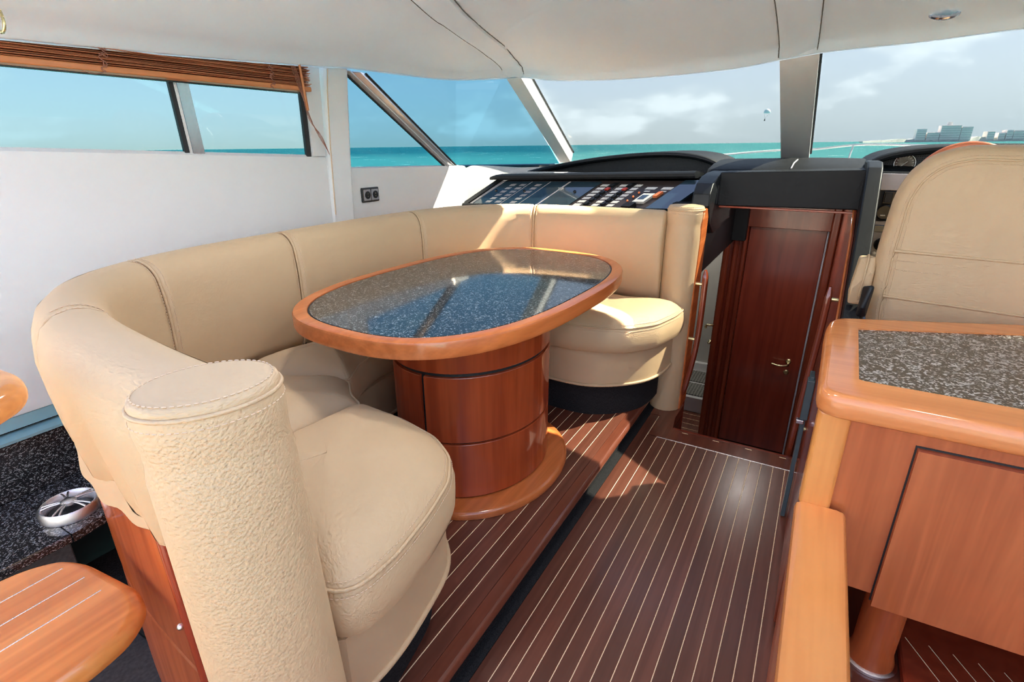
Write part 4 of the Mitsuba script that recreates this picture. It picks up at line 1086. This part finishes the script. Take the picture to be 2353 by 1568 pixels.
# ------------------------------------------------------------------ helm seat
hs = thing('helm_chair', 'large beige leather helm chair with rounded back behind the granite cabinet', 'helm seat')
zb, zt, xl, xr = 0.60, 1.238, 0.195, 0.83
def seat_outline(d):
    o = [(xl + 0.02, zb), (xr - 0.02, zb), (xr - d * 0, 0.9), (xr - 0.01, 1.09), (xr - 0.035, 1.165), (xr - 0.085, 1.215), (xr - 0.16, zt), (xl + 0.16, zt), (xl + 0.085, 1.215), (xl + 0.035, 1.165), (xl + 0.008, 1.09), (xl - 0.004, 0.9), (xl + 0.004, 0.70)]
    return soften(cush(np.array(o), 140), 3)
so_ = seat_outline(0)
def seat_y(x, z, base):
    return base - 0.03 * (x - xl) + 0.10 * (z - 0.9) * 0
P = []
for off, dy in ((-0.30, -0.012), (-0.10, -0.010), (-0.06, -0.006), (-0.045, 0.0), (-0.036, 0.004), (-0.018, 0.006), (-0.004, 0.022), (0.003, 0.05), (0.0, 0.09), (-0.012, 0.12), (-0.04, 0.14), (-0.2, 0.15)):
    c = np.array([0.51, 0.90]); d = np.linalg.norm(so_ - c, axis=1, keepdims=True)
    q = c + (so_ - c) * (1 + off / d)
    P.append(np.stack([q[:, 0], np.array([seat_y(x, z, 2.13) for x, z in q]) + dy, q[:, 1]], 1))
put('backrest', grid(np.array(P), cv=True, capu=True), 'leather', 50, hs)
for off, dy in ((-0.0405, 0.001),):
    q = c + (so_ - c) * (1 + off / d)
    path = np.stack([q[:, 0], np.array([seat_y(x, z, 2.13) for x, z in q]) + dy, q[:, 1]], 1)
    put('piping', tube(path, 0.0035, 8, closed=True), 'leather', True, hs)
for off, dy in ((-0.052, -0.0045), (-0.028, 0.0038)):
    q = c + (so_ - c) * (1 + off / d)
    path = np.stack([q[:, 0], np.array([seat_y(x, z, 2.13) for x, z in q]) + dy, q[:, 1]], 1)
    put('stitching', dashes(np.vstack([path, path[:1]]), 0.0011), 'stitch', False, hs)
def cross_line(z0, z1, r, m='leather'):
    xs = np.linspace(xl + 0.035, xr - 0.035, 40)
    return np.stack([xs, np.array([seat_y(x, 0, 2.13) for x in xs]) - 0.0105, z0 + (z1 - z0) * (xs - xs[0]) / (xs[-1] - xs[0])], 1)
put('pocket_edge', tube(cross_line(0.915, 0.905, 1), 0.005, 8), 'leather', True, hs)
for z0, z1 in ((0.885, 0.875), (0.855, 0.840)):
    put('stitching', dashes(cross_line(z0, z1, 1), 0.0012), 'stitch', False, hs)
put('lower_piping', tube(cross_line(0.762, 0.742, 1), 0.0045, 8), 'leather', True, hs)
put('seat_squab', rbox(0.205, 0.86, 2.20, 2.60, 0.50, 0.66, 0.04), 'leather', 50, hs)
ar = put('armrest', hullbox([(0.146, 2.17, 0.72), (0.186, 2.17, 0.72), (0.144, 2.16, 0.77), (0.184, 2.15, 0.83), (0.156, 2.18, 0.865), (0.186, 2.18, 0.87), (0.156, 2.25, 0.86), (0.186, 2.25, 0.86), (0.146, 2.24, 0.74), (0.186, 2.24, 0.74)], 0.010), 'leather', 50, hs)
put('piping', tube(spline([(0.166, 2.158, 0.73), (0.166, 2.142, 0.79), (0.170, 2.165, 0.877), (0.170, 2.23, 0.873)], 20), 0.003, 8), 'leather', True, ar)
put('lever', hullbox([(0.172, 2.08, 0.70), (0.184, 2.08, 0.70), (0.176, 2.06, 0.73), (0.188, 2.07, 0.795), (0.176, 2.10, 0.785), (0.176, 2.12, 0.71)], 0.009), 'black_plastic', 50, hs, 'black reclining lever')
put('hinge', hullbox([(0.20, 2.17, 0.60), (0.23, 2.17, 0.60), (0.20, 2.22, 0.72), (0.23, 2.22, 0.72)], 0.01), 'black_gloss', 40, hs)
put('pedestal', lathe([(0.17, 0.0), (0.17, 0.02), (0.06, 0.05), (0.055, 0.5)], 0.51, 2.42, 30), 'steel', 40, hs)

# ------------------------------------------------------------------ cabinet in the right foreground
cb = thing('granite_cabinet', 'cherry cabinet with grey granite top in the right foreground', 'cabinet')
fo_ = np.array([(0.062, 1.235), (0.070, 1.215), (0.092, 1.208), (0.95, 1.205), (0.95, 2.00), (0.60, 2.00), (0.576, 2.02), (0.16, 1.852), (0.115, 1.838), (0.088, 1.82), (0.076, 1.78), (0.070, 1.70)])
fo_ = soften(cush(fo_, 220), 3)
gi = np.array([(0.139, 1.319), (0.90, 1.312), (0.90, 1.93), (0.62, 1.925), (0.150, 1.730)])
gi_ = cush(gi, 220)
# both outlines start at the same angle about one centre, so the frame can be lofted between them
def by_angle(o, c, n=260):
    from shapely.geometry import Polygon, LineString
    poly = Polygon(o); out = []
    for a in np.linspace(-math.pi, math.pi, n, endpoint=False):
        l = LineString([c, (c[0] + 5 * math.cos(a), c[1] + 5 * math.sin(a))]).intersection(poly.exterior)
        g = [l] if l.geom_type == 'Point' else list(l.geoms)
        g = [p for p in g if p.geom_type == 'Point']
        p = min(g, key=lambda p: (p.x - c[0]) ** 2 + (p.y - c[1]) ** 2)
        out.append((p.x, p.y))
    return np.array(out)
cc = (0.45, 1.6)
FO, GI = by_angle(fo_, cc), by_angle(gi_, cc)
dd = np.linalg.norm(FO - cc, axis=1, keepdims=True)
def fo_off(o): return np.array(cc) + (FO - cc) * (1 + o / dd)
fr_ = np.array([np.c_[fo_off(o), np.full(len(FO), z)] for o, z in ((-0.03, 0.694), (-0.010, 0.695), (-0.003, 0.699), (0, 0.708), (0, 0.728), (-0.004, 0.741), (-0.012, 0.748), (-0.022, 0.750))] +
               [np.c_[GI, np.full(len(GI), z)] for z in (0.7505, 0.745, 0.70)])
put('top_frame', grid(fr_, cu=True, cv=True), 'cherry_frame', 40, cb, 'rounded orange cherry frame')
put('granite_top', prism(np.array(cc) + (GI - cc) * 0.999, 0.715, 0.746), 'granite_grey', False, cb, 'grey speckled granite inlay')
put('corner_post', rbox(0.072, 0.137, 1.244, 1.30, 0.44, 0.6935, 0.010), 'cherry_light', 40, cb, 'light orange corner post')
put('face_panel', box(0.125, 0.90, 1.262, 1.285, 0.24, 0.6935, 0.002), 'cherry_panel', False, cb)
put('door', xprism([(0.263, 0.222), (0.90, 0.235), (0.90, 0.652), (0.263, 0.645)], 1.243, 1.2615), 'cherry_panel', False, cb, 'large plain cherry door')
put('door_gap', xprism([(0.2595, 0.224), (0.263, 0.222), (0.263, 0.645), (0.90, 0.652), (0.90, 0.656), (0.2595, 0.649)], 1.2605, 1.2625), 'rubber', False, cb)
put('side', box(0.080, 0.10, 1.29, 1.80, 0.02, 0.6935, 0.003), 'mahogany_frame', False, cb)
put('back', box(0.10, 0.90, 1.76, 1.78, 0.02, 0.6935, 0.003), 'cherry_panel', False, cb)
put('inner_wall', box(0.88, 0.90, 1.285, 1.76, 0.02, 0.6935, 0.003), 'cherry_panel', False, cb)
put('leg', lathe([(0.052, 0.0), (0.052, 0.02), (0.045, 0.05), (0.045, 0.20), (0.047, 0.236)], 0.306, 1.312, 32), 'cherry_shell', 40, cb, 'round cherry leg under the cabinet')
put('leg_foot', lathe([(0.06, 0.001), (0.06, 0.008), (0.05, 0.012)], 0.306, 1.312, 32), 'steel', 40, cb)
put('base_board', box(0.126, 0.16, 1.30, 1.76, 0.0, 0.24, 0.003), 'cherry_shell', False, cb)
hw = thing('capped_half_wall', 'low cherry half wall with a broad orange wooden cap in front of the cabinet', 'half wall')
cap = np.array([[[x, y, z] for x, z in ((0.068, 0.405), (0.066, 0.43), (0.069, 0.444), (0.080, 0.451), (0.15, 0.452), (0.164, 0.449), (0.171, 0.440), (0.172, 0.405))] for y in (-0.5, 0.4, 1.0, 1.225, 1.2432)])
put('cap', grid(cap, cv=True, capu=True), 'cherry_cap', 40, hw, 'broad orange wooden cap')
put('wall', hullbox([(0.072, -0.5, 0.402), (0.165, -0.5, 0.402), (0.072, 1.24, 0.402), (0.165, 1.24, 0.402), (0.052, -0.5, 0.006), (0.165, -0.5, 0.006), (0.085, 1.24, 0.006), (0.165, 1.24, 0.006)]), 'cherry_shell', False, hw)
tf = thing('step_board', 'dark wooden step board with pale diagonal lines under the cabinet door', 'step')
put('board', box(0.37, 0.95, 0.75, 1.75, 0.001, 0.030, 0.004), 'cherry_trim', False, tf)
for k in range(6):
    x = 0.385 + 0.05 * k
    put('inlay_line', tube([(x, 1.40, 0.0305), (x + 0.12, 1.18, 0.0305)], 0.0013, 4), 'holly', False, tf)

# acrylic door with chrome hinge at the cabinet side
ad = thing('folding_door_panel', 'smoked edge of a folded door panel with a chrome hinge beside the cabinet', 'door panel')
put('panel', box(0.060, 0.074, 1.80, 1.86, 0.01, 0.55, 0.002), 'smoked', False, ad)
put('hinge', rbox(0.056, 0.078, 1.79, 1.83, 0.40, 0.54, 0.003), 'smoked', 40, ad, 'chrome hinge')
put('hinge_knuckle', rbox(0.046, 0.07, 1.785, 1.805, 0.385, 0.40, 0.003), 'chrome', 40, ad)

# ceiling downlight
dl = thing('downlight', 'chrome ringed recessed ceiling light above the right windscreen', 'ceiling light', 'lights in the saloon ceiling')
lc = np.array([0.245, 2.50]); lz = ceil_z(*lc)
put('ring', rot(ring_lathe([(0.030, lz - 0.012), (0.042, lz - 0.006), (0.044, lz), (0.034, lz + 0.004)], *lc, 36), 24, (1, 0, 0), (*lc, lz)), 'chrome', 40, dl)
put('lens', rot(lathe([(0.030, lz - 0.008), (0.02, lz - 0.012), (0.001, lz - 0.013)], *lc, 36), 24, (1, 0, 0), (*lc, lz)), 'white_plastic', 40, dl)
for lx, ly, lab in ((-0.98, 1.10, 'added unseen ceiling light over the near end of the settee'), (-0.30, 1.02, 'added unseen ceiling light over the aisle'), (0.45, 0.98, 'added unseen ceiling light over the cabinet')):  # unseen lamps added to brighten seats, table and floor
    d2 = thing('downlight', lab, 'ceiling light', 'lights in the saloon ceiling')
    lz = ceil_z(lx, ly) - 0.004
    put('ring', ring_lathe([(0.062, lz - 0.008), (0.074, lz - 0.006), (0.078, lz + 0.003), (0.066, lz + 0.006)], lx, ly, 36), 'chrome', 40, d2)
    k2 = put('lens', lathe([(0.0005, lz - 0.006), (0.030, lz - 0.006), (0.060, lz - 0.004)][::1], lx, ly, 36), 'white_plastic', 40, d2)
    scene[k2]['emitter'] = {'type': 'area', 'radiance': rgb(*[FILL_LAMP * (0.45 if lx > 0 else 1.0) * c for c in (1.0, 0.97, 0.92)])}
hook = thing('ceiling_hook', 'small brass hook on the headliner at the left edge', 'hook')
put('ring', tube(spline([(-1.700, 0.625, 1.535), (-1.690, 0.622, 1.505), (-1.702, 0.618, 1.490), (-1.715, 0.616, 1.500), (-1.716, 0.617, 1.508)], 18), 0.0035, 8), 'brass', True, hook)

# ------------------------------------------------------------------ outside
nz = np.array([-HEEL, 0, 1.0])
def onsea(x, y, h=0.0): return [x, y, -2.2 + HEEL * x + h]
rr = np.r_[1.5, np.geomspace(8, 40000, 60)]
aa = np.linspace(0, 2 * np.pi, 181)[:-1]
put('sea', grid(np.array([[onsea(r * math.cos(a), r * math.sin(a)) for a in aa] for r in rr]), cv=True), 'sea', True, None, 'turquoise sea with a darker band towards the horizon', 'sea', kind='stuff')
br = thing('bow_rail', 'white bow railing on the foredeck beyond the windscreen', 'railing')
put('top_rail', tube(spline([(-1.75, 6.4, 1.03), (-1.5, 9.0, 1.064), (-0.58, 9.0 + 0.6, 1.14), (-0.28, 9.65, 1.145), (0.17, 9.5, 1.20), (0.62, 9.0, 1.215), (1.3, 7.0, 1.19)], 60), 0.016, 8), 'white_plastic', True, br)
for p, q in (((-1.70, 7.0, 0.94), (-1.70, 7.0, 1.03)), ((-0.55, 9.4, 0.94), (-0.565, 9.55, 1.13)), ((0.20, 9.3, 0.94), (0.235, 9.45, 1.195)), ((1.2, 7.0, 0.94), (1.25, 7.1, 1.18))):
    put('stanchion', tube([p, q], 0.012, 8), 'white_plastic', True, br)

DY = 2000.0
def far_box(x0, x1, h, y=DY, d=60, z0=0):
    return box(x0 * y, x1 * y, y, y + d, -2.2 + HEEL * x0 * y + z0 - 3, -2.2 + HEEL * x0 * y + h, 0.3)
hl = thing('headland', 'low hazy strip of land below the far hotels', 'land')
hy = np.linspace(0.035, 0.30, 80)
hz = 4 + 7 * np.clip((hy - 0.035) / 0.06, 0, 1) * meshkit.fbm(np.c_[hy * 260, 0 * hy, 0 * hy], 4) * 1.6
P = np.array([[[x * 2080, 1990, -5 + HEEL * x * 2080], [x * 2080, 2010, -2 + z + HEEL * x * 2080], [x * 2080, 2300, -2 + z + HEEL * x * 2080], [x * 2080, 2300, -5 + HEEL * x * 2080]] for x, z in zip(hy, hz)])
put('land', grid(P, cv=True, capu=True), 'headland', False, hl)
bld = [(0.0998, 0.1115, 34, 'slender pale tower block, leftmost of the far hotels'), (0.1125, 0.127, 24, 'low wide hotel just right of the slender far tower'), (0.1275, 0.150, 42, 'tallest far hotel with a rooftop block'), (0.1505, 0.163, 38, 'stepped hotel wing right of the tallest far hotel'),
       (0.180, 0.188, 24, 'narrow far block standing alone right of the hotels'), (0.192, 0.199, 20, 'small low far block left of the long far hotel'), (0.2, 0.207, 27, 'square far block at the left end of the long far hotel'), (0.2075, 0.25, 26, 'long far hotel at the right edge of the view')]
for x0, x1, h, lab in bld:
    t = thing('hotel', lab, 'building', 'far hotels on the shore')
    h2 = h + 2.0
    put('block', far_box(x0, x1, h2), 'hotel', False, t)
    nf = int(h // 6)
    for k in range(nf):
        z = 5 + k * 6
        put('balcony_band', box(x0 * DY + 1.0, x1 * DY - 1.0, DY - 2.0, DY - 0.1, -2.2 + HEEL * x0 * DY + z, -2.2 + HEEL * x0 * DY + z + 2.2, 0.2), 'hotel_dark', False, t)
    if h == 42:
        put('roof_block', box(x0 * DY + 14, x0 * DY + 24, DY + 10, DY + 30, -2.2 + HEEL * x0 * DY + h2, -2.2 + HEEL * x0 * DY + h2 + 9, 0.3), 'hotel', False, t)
ps = thing('parasail', 'tiny pale round parasail canopy in the sky left of the central mullion', 'parasail')
py = 400.0; c3 = np.array([-0.1023 * py, py, EYE + 0.0448 * py])
cap_ = trimesh.creation.uv_sphere(radius=2.0, count=[14, 22])
v = cap_.vertices.copy(); v[:, 2] = np.where(v[:, 2] < -0.6, -0.6 - 0.1 * v[:, 2], v[:, 2]); cap_.vertices = v
put('canopy', mv(cap_, *c3), 'para', 40, ps)
pp = np.array([-0.1045 * py, py, EYE + 0.034 * py])
for dx in (-1.6, 1.6):
    put('line', tube([c3 + [dx, 0, -0.9], pp + [0, 0, 0.9]], 0.03, 4), 'rubber', False, ps)
rd = thing('parasail_rider', 'tiny dark seat dangling under the parasail', 'seat')
put('harness', mv(hullbox([(-0.25, 0, -0.6), (0.25, 0, -0.6), (0, 0.2, 0.5), (0, -0.2, 0.4)], 0.15), *pp), 'rubber', False, rd)
